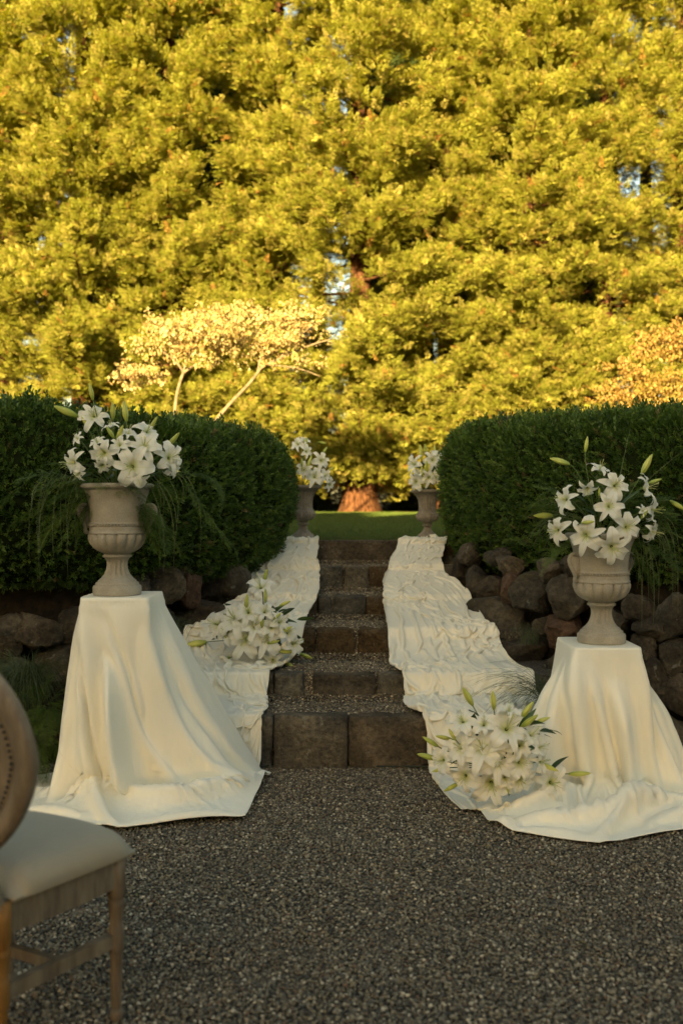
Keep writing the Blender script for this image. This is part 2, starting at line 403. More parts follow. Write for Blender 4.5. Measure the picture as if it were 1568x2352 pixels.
# gravel treads between the stones
V, Fc = [], []
prev = 0
for i, (d, z) in enumerate(zip(SD, SZ)):
    y0, y1 = d + .07, (SD[i + 1] + .07 if i < 5 else d + .6); zz = z - .022
    xs = (-1.35, 1.45) if i < 3 else (-.95, 1.15)
    k = len(V); zb = (SZ[i - 1] - .03) if i else -.03
    V += [(xs[0], y0, zb), (xs[1], y0, zb), (xs[0], y0 + .012, zz), (xs[1], y0 + .012, zz), (xs[0], y1 + .02, zz), (xs[1], y1 + .02, zz)]
    Fc += [(k, k + 1, k + 3, k + 2), (k + 2, k + 3, k + 5, k + 4)]
tag(obj('gravel_path', V, Fc, M['gbed'], smooth=False), kind='structure')
def lawn_z(X, Y): return 1.165 + .0045 * np.clip(Y - 8.8, 0, 60) + .01 * np.sin(X * .7 + Y * .3)
sheet('lawn', -40, 40, 8.79, 27, 81, 60, lawn_z, M['lawn'])
sheet('woodland_floor', -150, 150, 27.0, 220, 61, 60, lambda X, Y: lawn_z(X, np.minimum(Y, 60)) - .004 + .12 * np.sin(X * .9) * np.sin(Y * .7), M['litter'])
# soil banks and the planting beds behind the walls
def bank(W, sgn, name):
    C, s = resample(chaikin(W), 90); Tn = np.gradient(C, axis=0); Tn /= np.linalg.norm(Tn, axis=1)[:, None]
    Nn = np.stack([-Tn[:, 1], Tn[:, 0]], -1) * sgn                      # away from the steps
    rows = [(.10, -.05), (.14, .45), (.18, .85), (.25, 1.06), (.5, 1.13), (1.2, 1.15), (2.3, 1.158), (3.4, 1.16)]
    V = []
    for o_, z in rows: V.append(np.c_[C + Nn * o_, np.full(len(C), z)])
    V = np.stack(V, 1).reshape(-1, 3); V[:, 2] += .03 * vnoise(V, 4)
    tag(obj(name, V, grid_faces(90, len(rows)), M['soil']), kind='structure')
bank(WL, -1, 'soil_bank'); bank(WR, 1, 'soil_bank')
# ------------------------------------------------------------------ stones
def block(x0, x1, y0, y1, z0, z1, seed, nx=9, ny=5, nz=6, rough=.012, taper=0):
    bm = bmesh.new(); bmesh.ops.create_cube(bm, size=1)
    bmesh.ops.subdivide_edges(bm, edges=bm.edges[:], cuts=7, use_grid_fill=True)
    V = np.array([v.co[:] for v in bm.verts]); Fc = [[v.index for v in f.verts] for f in bm.faces]; bm.free()
    # round the corners: superellipsoid blend
    Q = V * 2; r = (np.abs(Q) ** 26).sum(1) ** (1 / 26.); Q = Q / r[:, None]
    L = np.array([x1 - x0, y1 - y0, z1 - z0])
    cut = np.random.default_rng(seed)
    P = Q * .5 * L
    for _ in range(5):                                                  # split faces, chipped corners
        nrm = cut.normal(size=3); nrm /= np.linalg.norm(nrm); sup = np.abs(nrm * L * .5).sum()
        d = np.maximum(0, P @ nrm - sup * cut.uniform(.86, .96)); P -= d[:, None] * nrm * .85
    P += np.array([(x0 + x1) / 2, (y0 + y1) / 2, (z0 + z1) / 2])
    nz_ = np.stack([fbm(P + seed * 3.1, 9, 3, 1), fbm(P + seed * 3.1, 9, 3, 5), fbm(P + seed * 3.1, 9, 3, 9)], -1)
    P += nz_ * rough * np.array([.6, 1.0, .45])
    return P, Fc

steps = thing('stone_steps', 'six rough dark stone steps with gravel treads rising to the lawn between ivory cloths', 'steps', (0, 5.67, 0))
rows = [
    [(470, 560), (563, 624, 'grey'), (629, 797, 'grey'), (802, 1010, 'step'), (1015, 1110)],
    [(470, 560), (565, 626), (631, 697, 'grey'), (718, 862, 'step'), (867, 948, 'grey'), (953, 1060), (1065, 1170)],
    [(520, 600), (605, 686), (690, 722, 'rust'), (729, 812, 'rust'), (823, 902, 'rust'), (907, 1000), (1005, 1100)],
    [(560, 650), (655, 727), (732, 761, 'grey'), (766, 838, 'grey'), (842, 905, 'rust'), (910, 990), (995, 1060)],
    [(640, 717), (721, 786), (792, 844, 'grey'), (849, 905), (910, 975), (980, 1045)],
    [(640, 717), (720, 931, 'step'), (935, 1045)]]
for i, row in enumerate(rows):
    d, z = SD[i], SZ[i]; zb = (SZ[i - 1] if i else 0) - .05
    for j, st in enumerate(row):
        k = st[2] if len(st) > 2 else ('step', 'grey', 'step', 'rust')[(i + j) % 4]
        x0, x1 = (st[0] - CX - .8) / F * d, (st[1] - CX + .8) / F * d
        dy = random.uniform(-.012, .012); dz = random.uniform(-.008, .004)
        P, Fc = block(x0, x1, d + dy, d + dy + random.uniform(.14, .17), zb, z + dz, i * 10 + j, rough=.017)
        obj('step_stone', P, Fc, M[k], steps)

def boulder(c, size, seed, sub=4, facets=16):
    bm = bmesh.new(); bmesh.ops.create_icosphere(bm, subdivisions=sub, radius=1)
    P = np.array([v.co[:] for v in bm.verts]); Fc = np.array([[v.index for v in f.verts] for f in bm.faces]); bm.free()
    r = np.random.default_rng(seed)
    for _ in range(facets):
        nrm = r.normal(size=3); nrm /= np.linalg.norm(nrm); dd = np.maximum(0, P @ nrm - r.uniform(.58, .8)); P -= dd[:, None] * nrm
    P *= 1.28
    P += .07 * np.stack([fbm(P + seed, 1.9, 4, k) for k in (1, 4, 7)], -1) + .055 * np.stack([fbm(P + seed, 5, 4, k) for k in (1, 4, 7)], -1)
    a = r.uniform(-.35, .35); ca, sa = math.cos(a), math.sin(a)
    P = P * np.array(size) * .5
    P = np.stack([P[:, 0] * ca - P[:, 2] * sa, P[:, 1], P[:, 0] * sa + P[:, 2] * ca], -1)
    return P + np.array(c), Fc

ROCKS_L = [(430, 1345, 74, 82, 'r'), (503, 1345, 116, 92, ''), (567, 1322, 64, 86, ''), (362, 1352, 92, 96, ''), (470, 1300, 62, 36, ''), (457, 1420, 136, 88, ''),
           (382, 1432, 60, 70, ''), (402, 1308, 66, 42, ''), (340, 1420, 70, 60, ''), (548, 1392, 80, 62, ''), (434, 1484, 90, 46, ''), (525, 1296, 62, 40, ''), (350, 1310, 60, 50, ''),
           (520, 1450, 80, 60, ''), (600, 1370, 60, 60, ''), (300, 1360, 80, 80, ''), (310, 1440, 90, 70, ''), (240, 1420, 90, 80, ''), (170, 1440, 90, 70, ''), (80, 1450, 110, 80, ''), (0, 1460, 100, 90, ''),
           (230, 1520, 100, 80, ''), (130, 1540, 110, 90, ''), (30, 1560, 110, 90, ''), (-80, 1500, 120, 120, ''), (600, 1290, 40, 40, '')]
ROCKS_R = [(1036, 1312, 58, 70, 'm'), (1063, 1322, 62, 74, ''), (1093, 1347, 50, 98, ''), (1052, 1368, 60, 40, ''), (1133, 1356, 64, 48, ''), (1086, 1276, 74, 46, ''), (1146, 1282, 62, 44, ''), (1178, 1352, 58, 58, 'r'),
           (1174, 1300, 66, 44, ''), (1228, 1367, 94, 80, 'm'), (1311, 1372, 92, 104, 'm'), (1157, 1418, 176, 100, 'm'), (1290, 1443, 86, 74, 'b'), (1249, 1438, 44, 48, ''), (1209, 1491, 104, 54, 'm'), (1178, 1517, 64, 38, ''),
           (1265, 1310, 70, 54, ''), (1330, 1300, 80, 60, ''), (1400, 1350, 90, 90, ''), (1400, 1440, 90, 80, ''), (1468, 1398, 82, 70, ''), (1498, 1440, 74, 50, ''), (1480, 1490, 60, 60, ''), (1546, 1420, 86, 96, ''), (1548, 1506, 62, 76, ''),
           (1500, 1560, 84, 84, ''), (1562, 1598, 84, 90, ''), (1300, 1520, 90, 60, ''), (1380, 1530, 90, 80, ''), (1450, 1600, 90, 90, ''), (1540, 1690, 90, 90, 'm'), (1547, 1775, 50, 70, 'g'), (1630, 1500, 110, 120, ''), (1640, 1640, 120, 120, ''), (1250, 1570, 90, 60, ''), (1120, 1470, 70, 60, ''), (1060, 1420, 60, 50, '')]
for W, RK, lab, nm in ((WL, ROCKS_L, 'dark dry stone retaining wall of reddish boulders under the left hedge', 'L'), (WR, ROCKS_R, 'dark mossy boulder retaining wall under the right hedge beside the steps', 'R')):
    wall = thing('retaining_wall', lab, 'wall', (W[2][0], W[2][1], .5))
    for k, (px, py, w, h, c) in enumerate(RK):
        q = curve_hit(W, px); D = q[1]
        low = (py - 1270) / 300.0; D2 = D - .12 * np.clip(low, 0, 1.4)
        m_ = w * D2 / F, h * D2 / F
        cpt = at(px, py, D2 + m_[0] * .32)
        P, Fc = boulder(cpt, (m_[0] * 1.08, max(m_) * .9, m_[1] * 1.08), 100 + k + (50 if nm == 'R' else 0))
        mt = {'r': 'boulder_red', 'm': 'boulder_moss', 'g': 'grey', 'b': 'boulder_red'}.get(c, 'boulder')
        obj('boulder', P, Fc, M[mt], wall)

# ------------------------------------------------------------------ gravel pebbles
def pebble(seed):
    bm = bmesh.new(); bmesh.ops.create_icosphere(bm, subdivisions=1 if seed % 2 else 2, radius=1)
    P = np.array([v.co[:] for v in bm.verts]); Fc = np.array([[v.index for v in f.verts] for f in bm.faces]); bm.free()
    r = np.random.default_rng(seed)
    for _ in range(5):
        nrm = r.normal(size=3); nrm /= np.linalg.norm(nrm); dd = np.maximum(0, P @ nrm - r.uniform(.5, .8)); P -= dd[:, None] * nrm
    return proto('pebble', P * np.array([1, r.uniform(.7, .95), r.uniform(.55, .8)]), Fc, M['pebble'], True)
PEB = [pebble(k) for k in range(6)]
def scatter_gravel(name, pts, scl):
    n = len(pts); R = rng.random((n, 3)) * np.array([.9, .9, 2 * PI]) - np.array([.45, .45, 0])
    return scatter(name, pts, R, scl, PEB)
def jit(x0, x1, y0, y1, g):
    X, Y = np.meshgrid(np.arange(x0, x1, g), np.arange(y0, y1, g)); P = np.stack([X.ravel(), Y.ravel()], -1); return P + rng.uniform(-.6 * g, .6 * g, P.shape)
P1 = jit(-3.2, 3.2, 2.35, 5.72, .0115)
keep = (np.abs(P1[:, 0]) < P1[:, 1] * .343 + .5); P1 = P1[keep]
s = rng.uniform(.005, .0088, len(P1)); s *= np.where(rng.random(len(P1)) < .05, 1.35, 1)
und = .007 * fbm(np.c_[P1, P1[:, 0] * 0], 5, 2)
scatter_gravel('gravel', np.c_[P1, und + rng.uniform(-.002, .005, len(P1))], s)
TP = []
for i, d in enumerate(SD):
    y1 = SD[i + 1] + .01 if i < 5 else d + .16
    Q = jit(-.95, 1.0, d + .12, y1, .0115); Q = Q[(Q[:, 1] < y1)]
    rise = .035 * smooth1((Q[:, 1] - (y1 - .13)) / .13) * (i < 5)           # gravel heaped against the next riser
    TP.append(np.c_[Q, SZ[i] - .014 + rise + .006 * vnoise(np.c_[Q, Q[:, 0] * 0], 14) + rng.uniform(-.003, .006, len(Q))])
    Q2 = jit(-.95, 1.0, d + .01, d + .12, .016); TP.append(np.c_[Q2[rng.random(len(Q2)) < .10], ] if False else np.zeros((0, 3)))
# gravel spilling down the open joints between stones
for (px, i, w) in ((707, 1, 19), (817, 2, 8), (725, 2, 5), (763, 3, 4), (789, 4, 4), (864, 1, 3), (846, 4, 3)):
    d = SD[i]; n = int(14 * w + 60); x = (px - CX) / F * d; zb = SZ[i - 1]; u = rng.random(n)
    TP.append(np.c_[x + rng.uniform(-.5, .5, n) * w * d / F * 1.1, d + .02 + u * .06, zb + (SZ[i] - zb) * u + .0])
TP = np.vstack(TP)
scatter_gravel('gravel', TP, rng.uniform(.0055, .0098, len(TP)))

# ------------------------------------------------------------------ cloth
def relax(P, ru, rv, iters, collide, wrap=False, bend=.25, grav=.0008, pin=None, bs=(2, 4), damp=.9):
    """settle a sheet P[i,j]: rest lengths ru (along i), rv (along j); position-based"""
    P = P.copy(); prev = P.copy(); P0 = P.copy()
    def con(axis, s, rest, k):
        a = np.moveaxis(P, axis, 0)
        if wrap and axis == 0:
            b_ = np.roll(a, -s, 0); d = b_ - a; L = np.linalg.norm(d, axis=-1, keepdims=True) + 1e-9
            c = d * ((L - rest) / L) * .5 * k; a += c; a -= np.roll(c, s, 0)
        else:
            d = a[s:] - a[:-s]; L = np.linalg.norm(d, axis=-1, keepdims=True) + 1e-9
            c = d * ((L - rest) / L) * .5 * k; a[:-s] += c; a[s:] -= c
    def restlen(r, axis, s):
        r_ = np.moveaxis(r, axis, 0)
        if wrap and axis == 0: return sum(np.roll(r_, -k, 0) for k in range(s))[..., None]
        n = r_.shape[0] - s + 1; return sum(r_[k:k + n] for k in range(s))[..., None]
    U = {s: restlen(ru, 0, s) for s in (1,) + bs}; Vv = {s: restlen(rv, 1, s) for s in (1,) + bs}
    m1, m2 = ru, rv
    for it in range(iters):
        vel = (P - prev) * damp; prev = P.copy(); P += vel; P[..., 2] -= grav
        for _ in range(3):
            con(0, 1, U[1], .8); con(1, 1, Vv[1], .8)
            a, b_ = P[:-1, :-1], P[1:, 1:]
            dg = np.sqrt(.5 * (m1[:a.shape[0], :a.shape[1]] ** 2 + m2[:a.shape[0], :a.shape[1]] ** 2) * 2)[..., None]
            for (p, q) in ((P[:-1, :-1], P[1:, 1:]), (P[1:, :-1], P[:-1, 1:])):
                d = q - p; L = np.linalg.norm(d, axis=-1, keepdims=True) + 1e-9; c = d * ((L - dg) / L) * .5 * .25; p += c; q -= c
            for s in bs: con(0, s, U[s], bend / s); con(1, s, Vv[s], bend / s)
            if pin is not None: P += (P0 - P) * pin[..., None]
        P = collide(P, prev)
        if pin is not None: P += (P0 - P) * pin[..., None]
    return P

def cloth_obj(name, P, material, parent=None, wrap=False, sub=1, thick=.0025):
    nu, nv = P.shape[:2]
    o = obj(name, P.reshape(-1, 3), grid_faces(nu, nv, wrap), material, parent)
    if sub:
        md = o.modifiers.new('sub', 'SUBSURF'); md.levels = sub; md.render_levels = sub
    md = o.modifiers.new('thick', 'SOLIDIFY'); md.thickness = thick; md.offset = -1
    return o

def cloth_h(Y):
    Y = np.asarray(Y, float); a = step_h(Y + .058, .05)
    l = np.interp(Y + .05, [5.55] + [SD[0] - .02] + SD + [9.5], [0, SZ[0] - .1] + SZ + [SZ[-1]])
    w = .12 + .68 * smooth1((Y - 6.45) / .5)
    return np.maximum(a, a * (1 - w) + l * w)
def runner(pairs, name, label, du=.0115, ex_u=1.42, ex_v=1.12, seed=0, group=None):
    L = np.array([hit(*a) for a, b_ in pairs]); R = np.array([hit(*b_) for a, b_ in pairs])
    A = np.c_[L, R]; A, s = resample(A, 40); 
    A = np.array(A)
    for _ in range(2): A[1:-1] = (A[:-2] + 2 * A[1:-1] + A[2:]) / 4
    # lay the sheet on the profile
    nv0 = 1600; A, s = resample(A, nv0)
    w = np.linalg.norm(A[:, 3:5] - A[:, :2], axis=1).mean()
    nu = int(w * ex_u / du)
    u = np.linspace(0, 1, nu)
    G = A[None, :, :3] * (1 - u)[:, None, None] + A[None, :, 3:] * u[:, None, None]
    G[..., 2] = cloth_h(G[..., 1]) + .012
    mid = G[nu // 2]; seg = np.r_[0, np.cumsum(np.linalg.norm(np.diff(mid, axis=0), axis=1))]
    nv = int(seg[-1] * ex_v / du); sel = np.interp(np.linspace(0, seg[-1], nv), seg, np.arange(nv0))
    i0 = np.clip(sel.astype(int), 0, nv0 - 2); f = (sel - i0)[None, :, None]; G = G[:, i0] * (1 - f) + G[:, i0 + 1] * f
    r = np.random.default_rng(seed)
    # long gathers first, finer crumple over it
    UV = np.stack(np.meshgrid(np.arange(nu) * du, np.arange(nv) * du, indexing='ij') + [np.zeros((nu, nv))], -1)
    warp = .06 * vnoise(UV, 3.0, seed)
    UW = UV.copy(); UW[..., 0] += warp; UW[..., 1] *= .16
    swirl = vnoise(UV, 1.8, seed + 3)
    UX = UV.copy(); UX[..., 0] *= .5; UX[..., 1] += .5 * UV[..., 0] + .08 * vnoise(UV, 4, seed + 8)
    g1 = vnoise(UW, 15, seed + 1); g2 = vnoise(UX, 11, seed + 2)
    k = smooth1(swirl * 1.2 + .5)
    G[..., 2] += .016 + .020 * (g1 * k + g2 * (1 - k)) * (.45 + 1.1 * smooth1(vnoise(UV, 2.4, seed + 20) + .5)) + .012 * fbm(UV, 5, 2, seed + 5)
    G[..., 0] += .010 * vnoise(UX, 14, seed + 6); G[..., 1] += .012 * vnoise(UV, 12, seed + 7)
    un = np.linspace(0, 1, nu)[:, None]; vv = (np.arange(nv) * du)[None, :]
    for q in range(9):                                                 # loose long folds that wander down the sheet
        v0 = r.uniform(-.2, nv * du - .4); ln = r.uniform(.5, 1.3); u0 = r.uniform(.08, .92); cu = u0 + r.uniform(-.35, .35) * (vv - v0) + .05 * np.sin(vv * r.uniform(4, 9) + q)
        am = smooth1((vv - v0) / .15) * smooth1((v0 + ln - vv) / .2); w_ = r.uniform(.018, .035); dd = (un - cu) * nu * du / 1.3
        G[..., 2] += r.uniform(.022, .045) * am * np.exp(-np.abs(dd / w_) ** 1.5)
    for q in range(7):                                                 # cross bunches where it was pushed together
        v0 = r.uniform(.2, nv * du - .3); cv = v0 + r.uniform(-.35, .35) * (un - .5) + .03 * np.sin(un * r.uniform(6, 14) + q); um = r.uniform(.2, .8); am = np.exp(-((un - um) / r.uniform(.2, .45)) ** 2)
        G[..., 2] += r.uniform(.02, .045) * am * np.exp(-np.abs((vv - cv) / r.uniform(.02, .035)) ** 1.5)
    G[..., 2] *= 1
    wl = np.linalg.norm(G[-1] - G[0], axis=-1)                            # width per row
    ru = np.full((nu - 1, nv), du); rv = np.full((nu, nv - 1), du)
    # rows narrower or wider than the sheet keep a fixed share of fullness
    ru *= (wl[None, :] * ex_u / (du * (nu - 1)))
    pin = np.zeros((nu, nv)); pin[0] = .12; pin[-1] = .12; pin[:, 0] = .5; pin[:, -1] = .3
    def col(P, prev):
        h = cloth_h(P[..., 1]) + .014; und = P[..., 2] < h
        P[..., 2] = np.maximum(P[..., 2], h)
        for a in (0, 1): P[..., a] = np.where(und, prev[..., a] + .25 * (P[..., a] - prev[..., a]), P[..., a])
        return P
    P = relax(G, ru, rv, 40, col, bend=.16, grav=.0007, pin=pin, bs=(2, 3))
    o = cloth_obj(name, P, M['muslin'], sub=1)
    return tag(o, label, 'cloth', group)

RUN_L = [((640, 1238), (725, 1236)), ((612, 1262), (735, 1275)), ((600, 1300), (722, 1302)), ((588, 1340), (733, 1345)), ((556, 1385), (733, 1380)), ((515, 1425), (706, 1430)), ((465, 1455), (703, 1480)),
         ((418, 1478), (640, 1540)), ((410, 1540), (612, 1600)), ((420, 1600), (608, 1622)), ((420, 1640), (617, 1632)), ((430, 1740), (600, 1738)), ((440, 1800), (590, 1790))]
RUN_R = [((925, 1238), (1033, 1240)), ((918, 1290), (1025, 1290)), ((893, 1305), (1008, 1330)), ((878, 1365), (1050, 1365)), ((884, 1395), (1085, 1400)), ((880, 1425), (1108, 1440)), ((892, 1500), (1140, 1500)),
         ((895, 1535), (1150, 1518)), ((922, 1552), (1200, 1550)), ((932, 1600), (1240, 1605)), ((925, 1640), (1260, 1640)), ((975, 1652), (1270, 1655)), ((978, 1700), (1270, 1720)), ((985, 1780), (1270, 1800)),
         ((1010, 1820), (1270, 1850)), ((1060, 1870), (1260, 1885))]
runner(RUN_L, 'draped_cloth', 'crinkled ivory cloth trailing down the left side of the steps under the smaller lily bunch', seed=3)
runner(RUN_R, 'draped_cloth', 'wide crinkled ivory cloth trailing down the right side of the steps beside the mossy boulders', seed=11)

def plinth_cloth(c, half, z1, contact, outline, pleats, floor_folds, name, label, seed, nth=230):
    """cloth over a square plinth; contact and outline are floor points (x, y) going round, pleats follow rays from the top"""
    c = np.array(c, float); th = np.linspace(-PI, PI, nth, endpoint=False)
    def polar(pts):
        d = np.array(pts) - c; a = np.arctan2(d[:, 1], d[:, 0]); d = d[np.argsort(a)]; e = np.roll(d, -1, 0) - d; rr = np.zeros(nth)
        for i, t_ in enumerate(th):
            u = np.array([math.cos(t_), math.sin(t_)]); den = u[0] * e[:, 1] - u[1] * e[:, 0]; den = np.where(np.abs(den) < 1e-9, 1e-9, den)
            q = (d[:, 0] * e[:, 1] - d[:, 1] * e[:, 0]) / den; w = (d[:, 0] * u[1] - d[:, 1] * u[0]) / den
            ok = (q > 0) & (w > -.001) & (w < 1.001); rr[i] = q[ok].max() if ok.any() else rr[i - 1]
        return rr
    rc, ro = polar(contact), polar(outline) + .018
    ker = np.array([1, 2, 3, 2, 1.]); ker /= ker.sum()
    rc = np.minimum(rc, ro - .03)
    for _ in range(2): rc = np.minimum(np.convolve(np.r_[rc[-2:], rc, rc[:2]], ker, 'valid'), ro - .02)
    ro = np.maximum(ro, rc + .02)
    hx, hy = half
    rb = 1 / ((np.abs(np.cos(th)) / hx) ** 14 + (np.abs(np.sin(th)) / hy) ** 14) ** (1 / 14)
    n1, n2, n3 = 14, 64, 44
    rows = []
    for t in np.linspace(.05, 1, n1): rows.append((t * rb, np.full(nth, z1)))
    for t in np.linspace(0, 1, n2 + 1)[1:]:
        e = t + .09 * np.sin(PI * t) * 0
        r = rb + (rc - rb) * (e ** 1.02); z = z1 * (1 - t)
        rows.append((r, np.full(nth, z)))
    for t in np.linspace(0, 1, n3 + 1)[1:]: rows.append((rc + (ro - rc) * t, np.zeros(nth)))
    Rr = np.array([r for r, z in rows]).T; Z = np.array([z for r, z in rows]).T
    nv = Rr.shape[1]; tt = np.arange(nv)
    drop = smooth1((tt - n1) / (n2 * .9)); onfloor = smooth1((tt - n1 - n2 * .8) / (n2 * .3))
    D = np.zeros((nth, nv))
    for (ang, ang1, wid, amp, t0, t1) in pleats:
        tq = np.clip((tt - n1) / n2, 0, 1.2); a = np.radians(ang + (ang1 - ang) * tq ** .8)[None, :]; dd = (th[:, None] - a + PI) % (2 * PI) - PI; w_ = math.radians(wid) * (1.5 - .5 * tq)[None, :]
        sh = np.where(dd < 0, np.exp(-np.abs(dd / w_) ** 1.5), np.exp(-np.abs(dd / (w_ * .6)) ** 1.5))
        g = smooth1((tt - n1 - t0 * n2) / (n2 * .35)) * (1 - smooth1((tt - n1 - t1 * n2) / (n2 * .35)))
        D += 1.25 * amp * sh * g[None, :]
    Rr = Rr + D * (1 - .3 * onfloor)[None, :]
    X = c[0] + Rr * np.cos(th)[:, None]; Y = c[1] + Rr * np.sin(th)[:, None]
    P = np.stack([X, Y, Z], -1)
    for (pts, wid, amp) in floor_folds:                               # ridges lying on the gravel
        Q, _ = resample(chaikin(np.array(pts)), 40)
        d = np.full((nth, nv), 9.); tk = np.zeros((nth, nv))
        for k, q in enumerate(Q):
            dk = np.hypot(X - q[0], Y - q[1]); m_ = dk < d; d[m_] = dk[m_]; tk[m_] = k / 39
        P[..., 2] += 1.45 * amp * np.exp(-np.abs(d / wid) ** 1.25) * np.sin(PI * np.clip(tk, .06, .94)) ** .6 * smooth1((tt - n1 - n2 * .7) / (n2 * .3))[None, :]
    P[..., 2] += (.018 + .007 * fbm(np.stack([X, Y, X * 0], -1), 4, 2, seed)) * onfloor[None, :]
    ns = fbm(P, 3.2, 2, seed + 3); P[..., 0] += .012 * ns * drop; P[..., 1] += .012 * fbm(P, 3.0, 2, seed + 5) * drop
    k0 = n1 + n2; ks = np.array([1, 2, 3, 4, 3, 2, 1.]); ks /= ks.sum()
    for _ in range(3):
        seg = P[:, k0 - 14:k0 + 12].copy(); sm = sum(w_ * seg[:, q:q + seg.shape[1] - 6] for q, w_ in enumerate(ks)); P[:, k0 - 11:k0 + 9] = sm
    ru = np.linalg.norm(np.roll(P, -1, 0) - P, axis=-1); rv = np.linalg.norm(np.diff(P, axis=1), axis=-1)
    ru = ru * (1 + .03 * drop)[None, :]; rv = rv * 1.01
    pin = np.zeros((nth, nv)); pin[:, :n1] = 1; pin[:, -1] = 1; pin[:, -2] = .6; pin[:, -3] = .3; pin[:, n1:n1 + 2] = .6
    def col(P, prev):
        und = P[..., 2] < .015; P[..., 2] = np.maximum(P[..., 2], .015)
        for a in (0, 1): P[..., a] = np.where(und, prev[..., a] + .3 * (P[..., a] - prev[..., a]), P[..., a])
        dx = P[..., 0] - c[0]; dy = P[..., 1] - c[1]; ins = (np.abs(dx) < hx) & (np.abs(dy) < hy) & (P[..., 2] < z1 - .003)
        ax = hx - np.abs(dx) < hy - np.abs(dy)
        P[..., 0] = np.where(ins & ax, c[0] + np.sign(dx) * hx, P[..., 0]); P[..., 1] = np.where(ins & ~ax, c[1] + np.sign(dy) * hy, P[..., 1])
        return P
    P = relax(P, ru, rv, 7, col, wrap=True, bend=.15, grav=.0002, pin=pin, bs=(2, 4))
    cap = obj(name, P.reshape(-1, 3), grid_faces(nth, nv, True), M['satin'])
    # close the middle of the top under the urn
    me = cap.data; bm = bmesh.new(); bm.from_mesh(me); bm.verts.ensure_lookup_table()
    ring = [bm.verts[i * nv] for i in range(nth)]; f = bm.faces.new(ring); bm.normal_update()
    bm.to_mesh(me); bm.free(); me.polygons.foreach_set('use_smooth', np.ones(len(me.polygons), bool))
    md = cap.modifiers.new('thick', 'SOLIDIFY'); md.thickness = .0018; md.offset = -1
    return tag(cap, label, 'cloth')

CL = (-1.145, 5.22); ZL = 1.03
CR = (1.355, 5.27); ZR = .772
def g(px, py): Y = H * F / (py - YH); return ((px - CX) / F * Y, Y)
plinth_cloth(CL, (.176, .20), ZL,
    contact=[(-.415, 5.51), (-.52, 5.12), g(500, 1838), g(380, 1846), g(270, 1838), g(180, 1815), (-1.46, 4.95), (-1.50, 5.25), (-1.40, 5.5), (-1.15, 5.6), (-.8, 5.62), (-.50, 5.58)],
    outline=[g(617, 1784), g(597, 1803), g(560, 1887), g(420, 1897), g(270, 1911), g(180, 1898), g(60, 1882), (-1.82, 4.9), (-1.80, 5.2), (-1.50, 5.6), (-1.15, 5.7), (-.8, 5.68), (-.50, 5.62)],
    pleats=[(-131, -98, 7, .05, .0, 1.15), (-118, -30, 9, .05, .03, 1.2), (-112, -62, 9, -.045, .15, .9), (-60, -12, 9, .035, .05, 1.3), (-80, -42, 8, -.02, .3, 1.0), (-38, 6, 6, -.03, .2, 1.1), (-138, -120, 7, -.045, .1, 1.2), (-150, -150, 9, .03, -.1, 1.2), (180, 176, 8, .03, -.1, 1.2), (150, 150, 8, .06, .2, 1.2)],
    floor_folds=[([g(255, 1850), g(300, 1800), g(350, 1778), g(395, 1790), g(420, 1830)], .085, .10), ([g(600, 1800), g(540, 1840), g(440, 1866), g(330, 1872), g(250, 1840)], .06, .10), ([g(240, 1850), g(160, 1840), g(90, 1835)], .05, .07),
                 ([g(560, 1885), g(420, 1895), g(275, 1909)], .03, .035), ([g(250, 1905), g(215, 1870), g(205, 1820)], .04, .06), ([g(60, 1870), g(130, 1880), g(190, 1885)], .03, .035), ([(-1.62, 4.75), (-1.68, 5.0), (-1.66, 5.3)], .06, .09)],
    name='plinth_cloth', label='smooth cream satin cloth over the tall left plinth, spilling onto the gravel behind the chair', seed=21)
plinth_cloth(CR, (.172, .215), ZR,
    contact=[(.98, 5.45), (.93, 5.15), (1.02, 4.95), g(1340, 1838), g(1420, 1838), g(1500, 1835), (1.78, 5.0), (1.80, 5.3), (1.7, 5.55), (1.35, 5.66), (1.1, 5.6)],
    outline=[(.84, 5.5), (.72, 5.2), g(1106, 1868), g(1125, 1895), g(1180, 1921), g(1260, 1931), g(1380, 1946), g(1480, 1928), g(1600, 1908), g(1720, 1885), (2.15, 5.2), (2.0, 5.6), (1.4, 5.8), (1.0, 5.7)],
    pleats=[(-129, -112, 9, .075, -.05, 1.2), (-121, -78, 7, .055, .0, 1.3), (-90, -58, 10, -.025, .15, 1.0), (-52, -40, 6, .05, -.05, 1.3), (-36, -22, 6, -.03, .15, 1.3), (-18, -5, 7, .05, .15, 1.4), (-150, -140, 6, .05, .05, 1.2), (-140, -126, 5, -.04, .1, 1.2), (-172, -165, 6, .05, .05, 1.2), (170, 170, 6, .05, .2, 1.2), (20, 20, 8, .06, .3, 1.3)],
    floor_folds=[([g(1130, 1868), g(1240, 1878), g(1330, 1850), g(1410, 1838), g(1480, 1850)], .045, .085), ([g(1160, 1905), g(1280, 1908), g(1400, 1900), g(1500, 1878), g(1640, 1868)], .045, .09),
                 ([g(1380, 1938), g(1420, 1905), g(1475, 1880), g(1560, 1850)], .04, .055), ([g(1470, 1860), g(1500, 1800), g(1540, 1780)], .05, .08), ([g(1500, 1905), g(1580, 1890), g(1700, 1870)], .03, .05), ([g(1190, 1919), g(1300, 1930), g(1380, 1940)], .025, .025)],
    name='plinth_cloth', label='smooth cream satin cloth over the short right plinth, spreading in folds on the gravel', seed=33)

# ------------------------------------------------------------------ urns
def dens(prof, k=4):
    P = np.array(prof, float); out = []
    for a, b_ in zip(P[:-1], P[1:]):
        for t in np.linspace(0, 1, k, endpoint=False): out.append(a * (1 - t) + b_ * t)
    out.append(P[-1]); return np.array(out)

